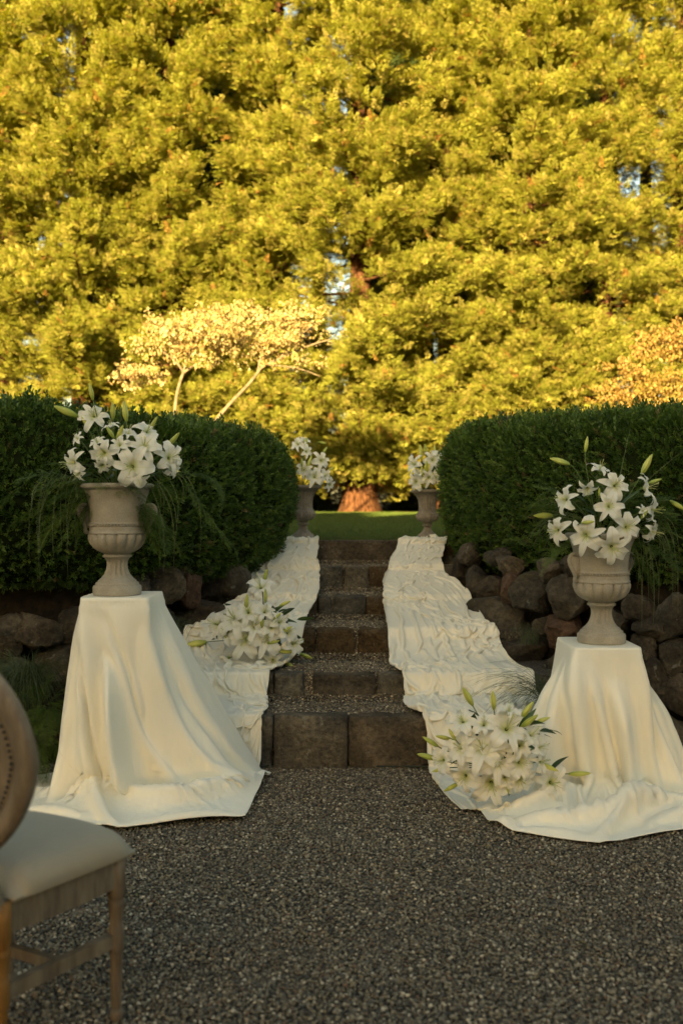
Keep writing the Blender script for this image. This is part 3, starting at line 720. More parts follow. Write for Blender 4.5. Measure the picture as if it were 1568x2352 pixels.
def near_urn(c, label, rot=0):
    t = thing('garden_urn', label, 'urn', c); c = np.array(c)
    foot = dens([(0, 0), (.122, 0), (.125, .006), (.125, .04), (.121, .047), (.113, .049), (.112, .058), (.107, .064), (.100, .066), (.098, .074), (.083, .085), (.068, .104), (.057, .130), (.053, .155), (.056, .178), (.066, .192), (.074, .196), (.075, .204), (.066, .209), (.070, .214), (.082, .219)], 3)
    def ff(T, Z): w = smooth1((Z - .09) / .02) * smooth1((.185 - Z) / .02); return 1 - .14 * w * np.abs(np.cos(T * 7)) ** 2
    V, Fc = lathe(foot, 160, ff, c); obj('foot', V, Fc, M['urn'], t)
    bowl = dens([(.078, .218), (.098, .228), (.120, .245), (.137, .268), (.145, .292), (.1455, .308), (.143, .317)], 4)
    def bf(T, Z): w = smooth1((Z - .219) / .015) * smooth1((.3175 - Z) / .006); return 1 + w * (.11 * np.abs(np.cos(T * 8)) ** .6 - .075)
    V, Fc = lathe(bowl, 224, bf, c); obj('bowl', V, Fc, M['urn'], t)
    body = dens([(.130, .316), (.147, .317), (.148, .325), (.143, .328), (.141, .366), (.144, .368), (.144, .372), (.138, .375), (.138, .40), (.142, .45), (.151, .50), (.163, .532), (.168, .545), (.179, .550), (.187, .556), (.190, .566), (.187, .575), (.176, .578), (.163, .574), (.155, .54), (.13, .50), (0, .49)], 3)
    V, Fc = lathe(body, 96, None, c); obj('body', V, Fc, M['urn'], t)
    parts = []
    for k in range(56):
        a = 2 * PI * k / 56; r = .0062
        bmv = [(0, 0, r), (r, 0, 0), (0, r, 0), (-r, 0, 0), (0, -r, 0), (0, 0, -r)]
        o_ = c + np.array([.1425 * math.cos(a), .1425 * math.sin(a), .362])
        parts.append(([np.array(v) * 1.25 + o_ for v in bmv], [(0, 1, 2), (0, 2, 3), (0, 3, 4), (0, 4, 1), (5, 2, 1), (5, 3, 2), (5, 4, 3), (5, 1, 4)]))
    V, Fc = merge(parts); obj('bead_ring', V, Fc, M['urn'], t, kind='stuff')
    for s in (-1, 1):
        ca, sa = math.cos(rot), math.sin(rot)
        def rp(r, z, y=0): return c + np.array([s * r * ca - y * sa, s * r * sa + y * ca, z])
        path = chaikin([rp(.138, .452), rp(.165, .470), rp(.190, .462), rp(.200, .435), rp(.190, .405), rp(.172, .378), rp(.160, .350), rp(.166, .332), rp(.158, .322), rp(.148, .330)], 2)
        pr = [tube(path, .0105, 8)]
        inner = chaikin([rp(.150, .440), rp(.172, .448), rp(.186, .435), rp(.180, .418), rp(.168, .424), rp(.172, .436)], 2); pr.append(tube(inner, .007, 6))
        # web plate between scroll and body
        ol = chaikin([rp(.135, .45), rp(.19, .46), rp(.198, .435), rp(.172, .38), rp(.158, .345), rp(.135, .345)], 2)
        nrm = np.array([-sa, ca, 0]); k = len(ol)
        Vp = list(ol + nrm * .008) + list(ol - nrm * .008)
        Fp = [tuple(range(k)), tuple(range(2 * k - 1, k - 1, -1))] + [(i, i + k, (i + 1) % k + k, (i + 1) % k) for i in range(k)]
        pr.append((Vp, Fp)); V, Fc = merge(pr); obj('handle', V, Fc, M['urn'], t)
    return t
U_L = near_urn((-1.170, 5.2, ZL + .004), 'pale stone urn with scroll handles full of lilies on the tall left plinth', .1)
U_R = near_urn((1.372, 5.26, ZR + .004), 'pale stone urn with scroll handles full of lilies on the short right plinth', .35)

def far_urn(c, sc_, label):
    t = thing('garden_urn', label, 'urn', c); c = np.array(c)
    P, Fc = block(c[0] - .105 * sc_, c[0] + .105 * sc_, c[1] - .105 * sc_, c[1] + .105 * sc_, c[2], c[2] + .04 * sc_, 5, rough=.002); obj('plinth', P, Fc, M['urn_old'], t)
    pf = np.array([(0, .038), (.095, .038), (.096, .052), (.088, .060), (.086, .068), (.06, .085), (.042, .105), (.033, .13), (.032, .142), (.047, .147), (.048, .158), (.034, .163), (.034, .172), (.045, .180), (.080, .194), (.100, .215), (.106, .235), (.100, .255), (.086, .268), (.080, .28), (.078, .33), (.086, .38), (.105, .42), (.130, .440), (.148, .448), (.152, .460), (.146, .470), (.13, .472), (.10, .44), (0, .42)]) * sc_
    def ff(T, Z):
        z = Z / sc_; w = smooth1((z - .185) / .02) * smooth1((.26 - z) / .01) + smooth1((z - .275) / .02) * smooth1((.425 - z) / .03) + smooth1((z - .065) / .01) * smooth1((.135 - z) / .01)
        return 1 - .075 * w * (np.abs(np.cos(T * 10)) ** 2)
    V, Fc = lathe(dens(pf, 3), 160, ff, c); obj('bowl', V, Fc, M['urn_old'], t)
    return t
far_urn((-.342, 8.88, 1.166), 1.08, 'weathered fluted stone urn of lilies on the lawn edge, half hidden by the left hedge')
far_urn((.765, 8.88, 1.166), 1.0, 'weathered fluted stone urn of lilies on the lawn edge against the right hedge')

# ------------------------------------------------------------------ lilies
def petal_mesh(broad, openness, seed):
    r = np.random.default_rng(seed); nu, nt_ = 7, 12
    t = np.linspace(0, 1, nt_); ang0 = math.radians(62 - 22 * openness); ang1 = math.radians(-45 - 62 * openness) * r.uniform(.7, 1.2)
    ang = ang0 + (ang1 - ang0) * t ** 1.8; dt = 1 / (nt_ - 1)
    cx = np.r_[0, np.cumsum(np.cos(ang[:-1]) * dt)]; cz = np.r_[0, np.cumsum(np.sin(ang[:-1]) * dt)]
    W = (.225 if broad else .135) * np.sin(PI * np.clip(t, 0, 1) ** .82) ** .75 + .03 * (1 - t)
    W[-1] = .004
    V, T_, U_ = [], [], []
    ph = r.uniform(0, 6); tw = r.uniform(-.25, .25)
    for i in range(nt_):
        for j in range(nu):
            u = (j / (nu - 1)) * 2 - 1
            y = u * W[i]; cup = .16 * (u * u) * W[i] * (1.3 - 1.6 * t[i]) + .018 * (1 - abs(u)) * -1
            ruf = (.06 if broad else .03) * abs(u) ** 2 * math.sin(t[i] * (17 if broad else 11) + ph + (1.7 if u > 0 else 0)) * math.sin(PI * t[i])
            n = np.array([-math.sin(ang[i]), 0, math.cos(ang[i])])
            p = np.array([cx[i], y, cz[i]]) + n * (cup + ruf + tw * y * t[i])
            V.append(p); T_.append(t[i]); U_.append(abs(u))
    return mesh('petal', V, grid_faces(nt_, nu), M['petal'], True, {'t': T_, 'u': U_})
PET = {}
for oi_, op in enumerate((.25, .6, 1.0)):
    for br in (0, 1): PET[(oi_, br)] = [petal_mesh(br, op + .1 * k, 10 * oi_ + br * 3 + 100 * k) for k in range(3)]
def base_mesh():
    V, Fc = lathe(dens([(.012, -.28), (.014, -.12), (.03, -.06), (.055, .02), (.05, .08), (.02, .05)], 2), 10); return mesh('lily_flower', V, Fc, M['stem'], True)
BASE = base_mesh()
def stamen_mesh(seed):
    r = np.random.default_rng(seed); pr = []
    for k in range(6):
        a = k * PI / 3 + r.uniform(-.2, .2); d = np.array([math.cos(a), math.sin(a), 0]); s = r.uniform(.12, .26)
        P = bez((0, 0, .03), d * s * .3 + np.array([0, 0, .4]), d * s + np.array([0, 0, r.uniform(.62, .78)]), 6); pr.append(tube(P, .010, 4))
    pr.append(tube(bez((0, 0, .02), (.02, 0, .5), (.1, .03, .86), 6), [.016, .013, .012, .012, .016, .026], 5))
    V, Fc = merge(pr); return mesh('stamens', V, Fc, M['stamen'], True)
STA = [stamen_mesh(k) for k in range(3)]
m, nt, b = mat('anther', .8, .1); b.inputs['Base Color'].default_value = (.06, .03, .015, 1); M['anther'] = m

def bud_mesh():
    nth, nz = 18, 12; V, T_, U_ = [], [], []
    for i in range(nth):
        a = 2 * PI * i / nth
        for j in range(nz):
            t = j / (nz - 1); r = .155 * (math.sin(PI * min(1, t * .92 + .06)) ** .72) * (1 - .25 * t) + (.01 if j == 0 else 0)
            if j == nz - 1: r = .004
            rr = r * (1 + .09 * math.cos(3 * a)); V.append((t, rr * math.cos(a), rr * math.sin(a))); T_.append(t); U_.append(abs(math.sin(1.5 * a)))
    return mesh('bud', V, grid_faces(nth, nz, True), M['bud'], True, {'t': T_, 'u': U_})
BUD = bud_mesh()
def leaf_mesh(w=.12):
    nu, nt_ = 5, 9; V = []
    for i in range(nt_):
        t = i / (nt_ - 1)
        for j in range(nu):
            u = j / (nu - 1) * 2 - 1; y = u * (w * math.sin(PI * t ** .8) + .006); V.append((t, y, .25 * t - .38 * t * t + .3 * abs(y)))
    return mesh('leaf', V, grid_faces(nt_, nu), M['lily_leaf'], True)
LEAF = leaf_mesh()

def frame_dir(d, roll):
    d = Vector(d).normalized(); q = d.to_track_quat('Z', 'Y'); return (q.to_matrix() @ Matrix.Rotation(roll, 3, 'Z')).to_euler()

def bloom(root, pos, face, R, op=1, seed=0):
    r = random.Random(seed); lp = Vector(np.array(pos) - org(root))
    f = bpy.data.objects.new('lily_flower', BASE); COL.objects.link(f); f.parent = root
    f.location = lp; f.rotation_euler = frame_dir(face, r.uniform(0, 1.0)); f.scale = (R,) * 3
    for k in range(6):
        br = (k % 2)
        p = bpy.data.objects.new('petal', r.choice(PET[(op, br)])); COL.objects.link(p); p.parent = f
        p.rotation_euler = (0, r.uniform(-.13, .13) + (.05 if br else 0), k * PI / 3 + r.uniform(-.12, .12)); s = r.uniform(.9, 1.12); p.scale = (s * (.97 if br else 1.05), s * r.uniform(.9, 1.1), s)
        p.location = (0, 0, .012 * br)
    st = bpy.data.objects.new('stamens', r.choice(STA)); COL.objects.link(st); st.parent = f; st.rotation_euler = (0, 0, r.uniform(0, 1))
    return f
def part_copy(root, name, me, pos, rot, scale):
    o = bpy.data.objects.new(name, me); COL.objects.link(o); o.parent = root; o.location = Vector(np.array(pos) - org(root)); o.rotation_euler = rot; o.scale = scale if hasattr(scale, '__len__') else (scale,) * 3
    return o
def dir_rot(d, roll=0):
    d = Vector(d).normalized(); q = d.to_track_quat('X', 'Z'); return (q.to_matrix() @ Matrix.Rotation(roll, 3, 'X')).to_euler()

def arrangement(name, label, ctr, rad, flowers, buds, conv, core, leaves=10, depthk=1.0, seed=0, facek=1.0):
    """ctr world centre, rad (x, y depth, z); flowers (cx, cy, R, optional face (x, y, z), openness) in crop units through conv -> picture units"""
    t = thing(name, label, 'flowers', tuple(core)); rr = random.Random(seed)
    sx, ox, sy, oy = conv; ctr = np.array(ctr, float)
    def place(cx, cy, lift=0):
        px, py = ox + cx * sx, oy + cy * sy
        p = at(px, py, ctr[1]); q = (p - ctr) / np.array(rad); k = 1 - q[0] ** 2 - q[2] ** 2
        dpt = rad[1] * math.sqrt(max(k, .02)) if k > 0 else 0
        Y = ctr[1] - dpt * depthk - lift; p = at(px, py, Y); n = (p - ctr) / np.array(rad) ** 1.3; return p, n / np.linalg.norm(n)
    for i, fl in enumerate(flowers):
        cx, cy, R = fl[:3]
        if name == 'lily_bunch':
            if R < 112 and i % 2: continue
            R *= 1.08
        p, n = place(cx, cy); face = n * facek + np.array([0, -.55, .1])
        op = 2
        if len(fl) > 3 and fl[3] is not None: face = np.array(fl[3], float)
        if len(fl) > 4: op = fl[4]
        Rm = R * sx * p[1] / F
        face = face / np.linalg.norm(face)
        p2 = p - face * Rm * .25
        bloom(t, p2, face, Rm * 1.26, op, seed * 100 + i)
        b0 = p2 - face * Rm * .3
        P = bez(b0, b0 - face * .04 + (np.array(core) - b0) * .3, core, 8); V, Fc = tube(P, .0035, 5); obj('stem', V, Fc, M['stem'], t)
    for i, (cx, cy, dx, dz, L) in enumerate(buds):
        p, n = place(cx, cy, .01); d = np.array([dx, rr.uniform(-.35, .05), dz]); d /= np.linalg.norm(d)
        Lm = L * sx * p[1] / F * 1.15; p0 = p - d * Lm * .5
        part_copy(t, 'bud', BUD, p0, dir_rot(d, rr.uniform(0, 2)), (Lm, Lm * rr.uniform(.85, 1.1), Lm * rr.uniform(.85, 1.1)))
        P = bez(p0 + d * .004, p0 - d * .07, core, 9); V, Fc = tube(P, .0028, 5); obj('stem', V, Fc, M['stem'], t)
    for i in range(leaves):
        a = rr.uniform(0, 2 * PI); e = rr.uniform(-.5, 1.0)
        d = np.array([math.cos(a), -abs(math.sin(a)) * .8, e * .7]); d /= np.linalg.norm(d)
        d = np.array([d[0] * .8, d[1], d[2]])
        if name == 'lily_bunch' and i % 2: d = d * 1.45 * np.array([.95, 1, .9])
        p = ctr + d * np.array(rad) * rr.uniform(.1, .6)
        part_copy(t, 'leaf', LEAF, p, dir_rot(d + np.array([0, 0, rr.uniform(-.3, .3)]), rr.uniform(-1.5, 1.5)), (rr.uniform(.09, .14),) * 2 + (rr.uniform(.05, .2),))
    return t

A_L = arrangement('flower_arrangement', 'white lilies with feathery fern overflowing the urn on the tall left plinth', (-1.17, 5.2, 1.70), (.31, .24, .24),
    [(400, 330, 165, (.15, -.8, .35)), (190, 800, 175, (-.75, -.75, -.15)), (490, 710, 165, (-.25, -.85, -.35)), (770, 840, 225, (.0, -1, -.15)), (895, 640, 205, (.2, -.9, .35)),
     (930, 480, 150, (.55, -.5, .55)), (1150, 750, 175, (.7, -.7, .1)), (740, 500, 110, (.3, -.5, .8)), (570, 440, 95, (-.2, -.3, .9), 1), (240, 560, 85, (-.5, -.6, .5), 1), (430, 590, 90, (-.3, -.7, .7), 1), (1180, 850, 120, (.6, -.6, -.5)), (650, 620, 110, (0, -.8, .4), 1), (480, 830, 100, (-.1, -.8, -.6)), (840, 960, 100, (.2, -.8, -.6)), (250, 900, 90, (-.6, -.7, -.5), 1)],
    [(375, 100, -.15, 1, 150), (125, 292, -1, .45, 220), (585, 290, .05, 1, 150), (708, 290, -.1, 1, 180), (560, 500, -.5, .8, 120), (655, 505, .45, .9, 160), (985, 405, .55, .8, 130), (1178, 570, .75, .8, 170), (310, 400, -.4, .8, 110)],
    (.2344, 122.5, .2344, 875.8), (-1.17, 5.2, 1.56), leaves=16, seed=1)
A_R = arrangement('flower_arrangement', 'white lilies and long buds crowding the urn on the short right plinth', (1.372, 5.26, 1.42), (.30, .24, .33),
    [(690, 360, 130, (.3, -.4, .85), 1), (560, 570, 120, (-.1, -.6, -.7), 1), (860, 530, 180, (.1, -.95, .2)), (790, 750, 170, (-.1, -.95, .1)), (320, 680, 160, (-.85, -.45, .1)), (1180, 560, 165, (.85, -.35, .25), 1),
     (1250, 790, 150, (.8, -.5, -.1)), (985, 970, 195, (.15, -.95, .05)), (545, 1060, 215, (-.3, -.9, -.1)), (825, 1190, 215, (.0, -.95, -.3)), (235, 1010, 170, (-.8, -.5, -.2)), (1250, 1020, 140, (.75, -.5, -.3)), (1140, 800, 80, (.4, -.6, .3), 1)],
    [(550, 100, .15, 1, 150), (268, 280, -1, .3, 190), (1187, 310, .45, .9, 210), (98, 848, -1, -.02, 190), (1270, 490, .9, .3, 140), (1515, 745, .8, -.55, 170), (685, 600, 0, 1, 80), (1160, 840, .5, .7, 110), (570, 920, .8, .1, 120)],
    (.2187, 1225, .2187, 998.3), (1.372, 5.26, 1.32), leaves=16, seed=2)
B_L = arrangement('lily_bunch', 'bunch of white lilies lying on the ivory cloth halfway up the left of the steps', (-.545, 6.72, .68), (.38, .34, .36),
    [(840, 215, 135, (-.2, -.5, .8)), (740, 430, 125, (0, -.8, .6)), (625, 500, 165, (-.3, -.8, .45)), (720, 670, 180, (-.05, -.95, .1)), (890, 660, 160, (.1, -.95, .15)), (800, 550, 130, (.1, -.8, .5)), (940, 560, 115, (.3, -.8, .4)), (965, 310, 100, (.5, -.4, .7), 1),
     (1010, 520, 100, (.6, -.6, .4), 1), (1130, 700, 115, (.7, -.6, .3)), (470, 540, 120, (-.6, -.6, .3)), (470, 730, 110, (-.9, -.4, 0), 0), (950, 850, 95, (.1, -.9, -.2), 1), (590, 390, 90, (-.3, -.2, .9), 0), (1080, 610, 95, (.6, -.6, .4)), (410, 640, 90, (-.7, -.5, .1), 1), (880, 430, 100, (.2, -.7, .6), 1), (1080, 800, 90, (.5, -.8, -.1), 1), (560, 600, 110, (-.4, -.8, .2), 1)],
    [(885, 130, .25, 1, 110), (885, 300, 0, 1, 110), (728, 345, .1, 1, 110), (1050, 365, 1, .45, 90), (855, 515, 0, 1, 95), (1060, 585, .9, .5, 100), (985, 475, .7, .7, 85), (295, 705, -1, -.15, 170), (580, 670, -.6, .5, 100), (955, 690, .9, .2, 100), (1055, 770, 1, -.1, 130), (1225, 808, 1, -.35, 110), (1095, 895, .8, -.6, 140), (1215, 890, 1, -.3, 120), (540, 830, -1, -.2, 90)],
    (.2734, 367.5, .2734, 1286.2), (-.52, 6.80, .58), leaves=44, seed=3)
B_R = arrangement('lily_bunch', 'largest bunch of white lilies, lying at the foot of the right plinth on the cloth', (.80, 4.95, .33), (.40, .28, .34),
    [(410, 340, 135, (-.3, -.6, .7)), (590, 370, 115, (-.1, -.6, .7)), (790, 400, 200, (.1, -.75, .6)), (580, 580, 205, (-.3, -.8, .4)), (400, 580, 145, (-.5, -.7, .35)), (705, 690, 175, (0, -.95, .1)), (900, 700, 160, (.15, -.9, .2)), (900, 550, 125, (.2, -.8, .4)), (1000, 460, 125, (.5, -.6, .6)),
     (1060, 570, 115, (.7, -.6, .3), 1), (235, 680, 125, (-.75, -.6, .1)), (430, 820, 155, (-.4, -.85, -.1)), (655, 880, 200, (-.1, -.97, -.1)), (890, 840, 150, (.1, -.95, -.1)), (1165, 870, 175, (.2, -.9, .15)), (470, 690, 110, (-.3, -.8, .3)), (800, 260, 110, (.1, -.3, .9), 1), (670, 290, 90, (0, -.3, .9), 0), (1080, 690, 100, (.6, -.7, .2)), (520, 470, 110, (-.2, -.7, .6)), (770, 830, 100, (0, -.9, 0), 1), (980, 930, 90, (.2, -.9, -.2), 1)],
    [(455, 140, -.5, .9, 170), (670, 172, -.1, 1, 150), (955, 255, .55, .85, 165), (975, 345, .75, .65, 160), (1085, 340, .9, .4, 120), (140, 520, -.9, .6, 140), (250, 485, -1, .25, 130), (325, 460, -.5, .8, 100), (110, 648, -1, .3, 150), (215, 760, -1, -.2, 110), (318, 905, -.9, -.5, 130), (530, 735, -.3, -.2, 90), (1140, 735, .9, -.4, 150), (1400, 790, 1, .05, 160), (855, 550, .2, .9, 85), (790, 905, -.1, .6, 90)],
    (.2734, 949.3, .2734, 1561.8), (.85, 5.0, .16), leaves=40, seed=14)
part_copy(B_R, 'leaf', LEAF, at(1262, 1775, 4.85), dir_rot((.75, -.1, .8), .6), .12)
# far urn flowers, crop (1000..1750, 1580..2080)
kx = .2929; cvF = (kx, 612.5, kx, 967.7)
arrangement('flower_arrangement', 'white lilies in the far weathered urn beside the left hedge', (-.345, 8.88, 1.80), (.26, .18, .24),
    [(240, 175, 75, (-.4, -.7, .5)), (290, 150, 55, (.1, -.5, .8), 1), (310, 235, 60, (.5, -.7, .2), 1), (430, 305, 85, (.35, -.9, .1)), (285, 380, 75, (-.3, -.9, 0)), (375, 430, 90, (.1, -.9, .3)), (460, 425, 70, (.6, -.7, .2)), (490, 495, 60, (.6, -.7, -.3), 1)],
    [(305, 175, .15, 1, 90), (335, 320, .35, 1, 100), (455, 230, .5, .9, 65), (500, 375, .9, .5, 55), (440, 168, 1, -.2, 60), (275, 320, 0, 1, 60)], cvF, (-.345, 8.88, 1.64), leaves=12, seed=5)
arrangement('flower_arrangement', 'white lilies in the far weathered urn beside the right hedge', (.765, 8.88, 1.78), (.26, .18, .24),
    [(1150, 335, 90, (-.7, -.5, .2), 1), (1300, 300, 85, (.2, -.9, .2)), (1340, 260, 60, (.2, -.6, .7), 1), (1190, 410, 60, (-.2, -.4, .8), 0), (1165, 475, 80, (-.4, -.8, -.1)), (1270, 440, 75, (.2, -.9, .2)), (1340, 360, 50, (.5, -.8, 0), 1), (1330, 440, 60, (.4, -.8, .1))],
    [(1207, 240, -.1, 1, 100), (1245, 225, -.2, 1, 90), (1250, 350, 0, 1, 80), (1215, 400, -.2, 1, 70), (1240, 465, .5, .6, 45), (1315, 215, 0, 1, 50)], cvF, (.765, 8.88, 1.62), leaves=12, seed=6)

# ------------------------------------------------------------------ feathery fern, hanging strands, grasses
def fern_mesh(seed):
    r = random.Random(seed); V, Fc = [], []
    def tri(a, b_, w):
        a, b_ = np.array(a), np.array(b_); d = b_ - a; s = np.cross(d, [r.uniform(-.5, .5), r.uniform(-.5, .5), 1]); s = s / (np.linalg.norm(s) + 1e-9) * w
        k = len(V); V.extend([a - s, a + s, b_]); Fc.append((k, k + 1, k + 2))
    spine = bez((0, 0, 0), (.5, 0, .18), (1, 0, -.16), 17)
    for i in range(16): tri(spine[i], spine[i + 1] * 1.0 + (spine[i + 1] - spine[i]) * .3, .006)
    for i in range(1, 16):
        for s in (-1, 1):
            L = .30 * math.sin(PI * (i / 17) ** .7) + .04; a = math.radians(r.uniform(45, 65)); d = np.array([math.cos(a), s * math.sin(a), r.uniform(-.35, .1)])
            p = spine[i]; e = p + d * L; tri(p, e, .0035)
            n = int(4 + L * 22)
            for k in range(1, n):
                q = p + d * L * k / n; l2 = .075 * (1 - .6 * k / n)
                for s2 in (-1, 1):
                    dd = d * .7 + np.array([-d[1], d[0], 0]) * s2 * .8 + np.array([0, 0, r.uniform(-.4, .2)]); tri(q, q + dd * l2, .0045)
    return mesh('fern_frond', V, Fc, M['fern'], False)
FERN = [fern_mesh(k) for k in range(3)]
def strands(root, starts, seed=0, name='grass_strand'):
    r = random.Random(seed); 
    for (p0, p1, p2) in starts:
        P = bez(p0, p1, p2, 12); V, Fc = tube(P, np.linspace(.0016, .0006, 12), 4); obj(name, V, Fc, M['strand'], root)
def ferns(root, ctr, lst, seed):
    r = random.Random(seed); ctr = np.array(ctr, float)
    for (dx, dy, dz, L, dist) in lst:
        d = np.array([dx, dy, dz], float); d /= np.linalg.norm(d)
        p = ctr + d * dist; part_copy(root, 'fern_frond', r.choice(FERN), p, dir_rot(d, r.uniform(-.5, .5)), (L, L * r.uniform(.8, 1.1), L))
r = random.Random(5)
lst = []
for k in range(46):                                                   # skirt of fern round the rim
    a = r.uniform(-.5, PI + .5); lst.append((math.cos(a), math.sin(a) * .8 - .15, r.uniform(-1.3, -.1), r.uniform(.13, .22), r.uniform(.10, .19)))
for k in range(13): lst.append((-1, r.uniform(-.4, .1), r.uniform(-1.5, .5), r.uniform(.2, .36), r.uniform(.1, .26)))
for k in range(9): lst.append((1, r.uniform(-.4, .1), r.uniform(-1.8, .2), r.uniform(.18, .30), r.uniform(.12, .24)))
for k in range(26): lst.append((r.uniform(-1.2, 1.2), -1, r.uniform(-.5, .4), r.uniform(.07, .11), r.uniform(.12, .17)))
ferns(A_L, (-1.17, 5.18, 1.63), lst, 1)
# long arching fern sprays to the right of the left urn
for (px0, py0, px1, py1, px2, py2) in ((440, 1085, 500, 1090, 505, 1130), (425, 1110, 470, 1180, 540, 1262), (60, 1110, 20, 1130, -30, 1180), (150, 1130, 90, 1160, 40, 1190)):
    P = bez(at(px0, py0, 5.1), at(px1, py1, 5.05), at(px2, py2, 5.05), 8)
    for k in range(7): 
        d = P[k + 1] - P[k]; part_copy(A_L, 'fern_frond', FERN[k % 3], P[k], dir_rot(d + np.array([0, 0, -.01]), .4 * (k % 2)), (.13, .11, .13))
st = []
for k in range(26):
    px = r.choice((r.uniform(70, 190), r.uniform(70, 190), r.uniform(360, 460))); y0 = r.uniform(1060, 1120)
    p0 = at(px + r.uniform(-10, 10) + (30 if px < 200 else -40), y0, 5.15); L = r.uniform(60, 230)
    p2 = at(px, y0 + L, 5.05 + r.uniform(-.05, .05)); p1 = at(px + (-14 if px < 200 else 14), y0 + L * .3, 5.08); st.append((p0, p1, p2))
strands(A_L, st, 1)
lst = []
for k in range(44):
    a = r.uniform(0, 2 * PI); lst.append((math.cos(a), abs(math.sin(a)) * .5 - .3, r.uniform(-.8, 1.2), r.uniform(.12, .20), r.uniform(.02, .16)))
for k in range(12): lst.append((1, r.uniform(-.3, .2), r.uniform(-1.5, .5), r.uniform(.18, .28), .2))
for k in range(10): lst.append((-1, r.uniform(-.3, .2), r.uniform(-.9, .8), r.uniform(.16, .28), .2))
ferns(A_R, (1.372, 5.26, 1.40), lst, 2)
st = [(at(1410, 1150, 5.2), at(1425, 1080, 5.2), at(1446, 985, 5.15)), (at(1412, 1150, 5.22), at(1424, 1090, 5.22), at(1440, 1010, 5.18)), (at(1480, 1110, 5.2), at(1530, 1060, 5.2), at(1590, 1020, 5.2)), (at(1400, 1140, 5.1), at(1340, 1060, 5.1), at(1300, 1050, 5.1))]
for k in range(22):
    px = r.uniform(1470, 1560); y0 = r.uniform(1180, 1260); L = r.uniform(60, 200); st.append((at(px - 30, y0, 5.25), at(px + 6, y0 + 10, 5.2), at(px + r.uniform(-8, 8), y0 + L, 5.18)))
for k in range(14):
    px = r.uniform(1200, 1290); y0 = r.uniform(1120, 1240); st.append((at(1340, y0 + 20, 5.25), at(px + 40, y0 - 30, 5.2), at(px, y0 + r.uniform(10, 90), 5.2)))
strands(A_R, st, 2)

def grass_clump(name, label, c, n, Lr, spread, bias=(0, 0, 0), seed=0, w=.0018, mt='grass_blade', droop=1.0):
    r = np.random.default_rng(seed); V, Fc = [], []
    for i in range(n):
        a = r.uniform(0, 2 * PI); d = np.array([math.cos(a), math.sin(a), 0]) * r.uniform(.25, 1) * spread + np.array(bias); L = r.uniform(*Lr)
        p0 = np.array(c) + np.r_[r.normal(0, .03, 2), 0]; P = bez(p0, p0 + d * .35 * L + np.array([0, 0, L * .8]), p0 + d * L + np.array([0, 0, L * r.uniform(.1, .55) * (2 - droop)]), 8)
        sd = np.cross(P[-1] - P[0], [0, 0, 1]); sd /= np.linalg.norm(sd) + 1e-9; W = w * np.linspace(1, .25, 8)
        k = len(V)
        for j in range(8): V.append(P[j] - sd * W[j]); V.append(P[j] + sd * W[j] + np.array([0, 0, W[j]]))
        Fc += [(k + 2 * j, k + 2 * j + 1, k + 2 * j + 3, k + 2 * j + 2) for j in range(7)]
    t = thing(name, label, 'plant', tuple(c)); obj('blades', V, Fc, M[mt], t, kind='stuff'); return t
grass_clump('grass_clump', 'fine arching green grass spilling over the cloth left of the right plinth', tuple(at(1275, 1655, 5.75)), 300, (.25, .52), .8, (-.5, -.2, 0), 1, .0016, droop=.8)
grass_clump('grass_clump', 'big shaggy grass clump left of the tall left plinth under the hedge', tuple(at(60, 1640, 5.55)), 900, (.35, .62), .9, (-.05, -.15, 0), 2, .0016)
grass_clump('grass_clump', 'low trailing grass clump behind the wooden chair back', tuple(at(-10, 1800, 5.3)), 800, (.35, .65), .9, (.15, -.1, 0), 3, .0016)
grass_clump('grass_clump', 'thin wispy grass between the left boulders and the tall plinth', tuple(at(395, 1470, 6.1)), 60, (.15, .30), .9, (.3, -.2, 0), 4, .001)
grass_clump('grass_clump', 'sparse grass tuft growing out of the mossy boulders on the right', tuple(at(1215, 1480, 6.3)), 90, (.12, .28), .8, (0, -.2, 0), 5, .001)
t = thing('asparagus_fern', 'bright feathery fern hanging beside the left edge of the tall plinth cloth', 'plant', tuple(at(105, 1640, 5.3)))
lst = [(r.uniform(-.6, 1), r.uniform(-.9, .2), r.uniform(-1, .8), r.uniform(.12, .24), .02) for k in range(36)]
ferns(t, at(105, 1620, 5.3), lst, 3)
ferns(t, at(95, 1700, 5.25), lst[:14], 4)

# ------------------------------------------------------------------ hedges
def sprig_proto(seed, nl=11):
    r = random.Random(seed); V, Fc = [], []
    for k in range(nl):
        t = k / (nl - 1); a = k * 2.4; tilt = r.uniform(.35, 1.1) * (1 - .5 * t)
        d = np.array([math.cos(tilt), math.sin(tilt) * math.cos(a), math.sin(tilt) * math.sin(a)])
        p = np.array([.85 * t, 0, 0]) + .05 * np.array([0, math.cos(a), math.sin(a)]); L = r.uniform(.26, .36)
        s = np.cross(d, [1, .2, .3]); s /= np.linalg.norm(s); n = np.cross(s, d); w = L * .27
        i = len(V); V += [p, p + d * L * .45 + s * w + n * .03, p + d * L, p + d * L * .45 - s * w + n * .03, p + d * L * .8 + s * w * .75 + n * .02, p + d * L * .8 - s * w * .75 + n * .02, p + d * L * .5 - n * .02]
        Fc += [(i, i + 1, i + 6), (i + 1, i + 4, i + 6), (i + 4, i + 2, i + 6), (i + 2, i + 5, i + 6), (i + 5, i + 3, i + 6), (i + 3, i, i + 6)]
    return proto('boxwood_sprig', V, Fc, M['box'], False)
SPR = [sprig_proto(k) for k in range(4)]
M['dead'] = leaf_mat('dry_boxwood_leaf', [(.12, .09, .035), (.22, .17, .09)], .6, .2)
SPR.append(proto('boxwood_sprig', *[(lambda q: ([v.co[:] for v in q.vertices], [list(f.vertices) for f in q.polygons]))(SPR[0].data)][0], M['dead'], False))

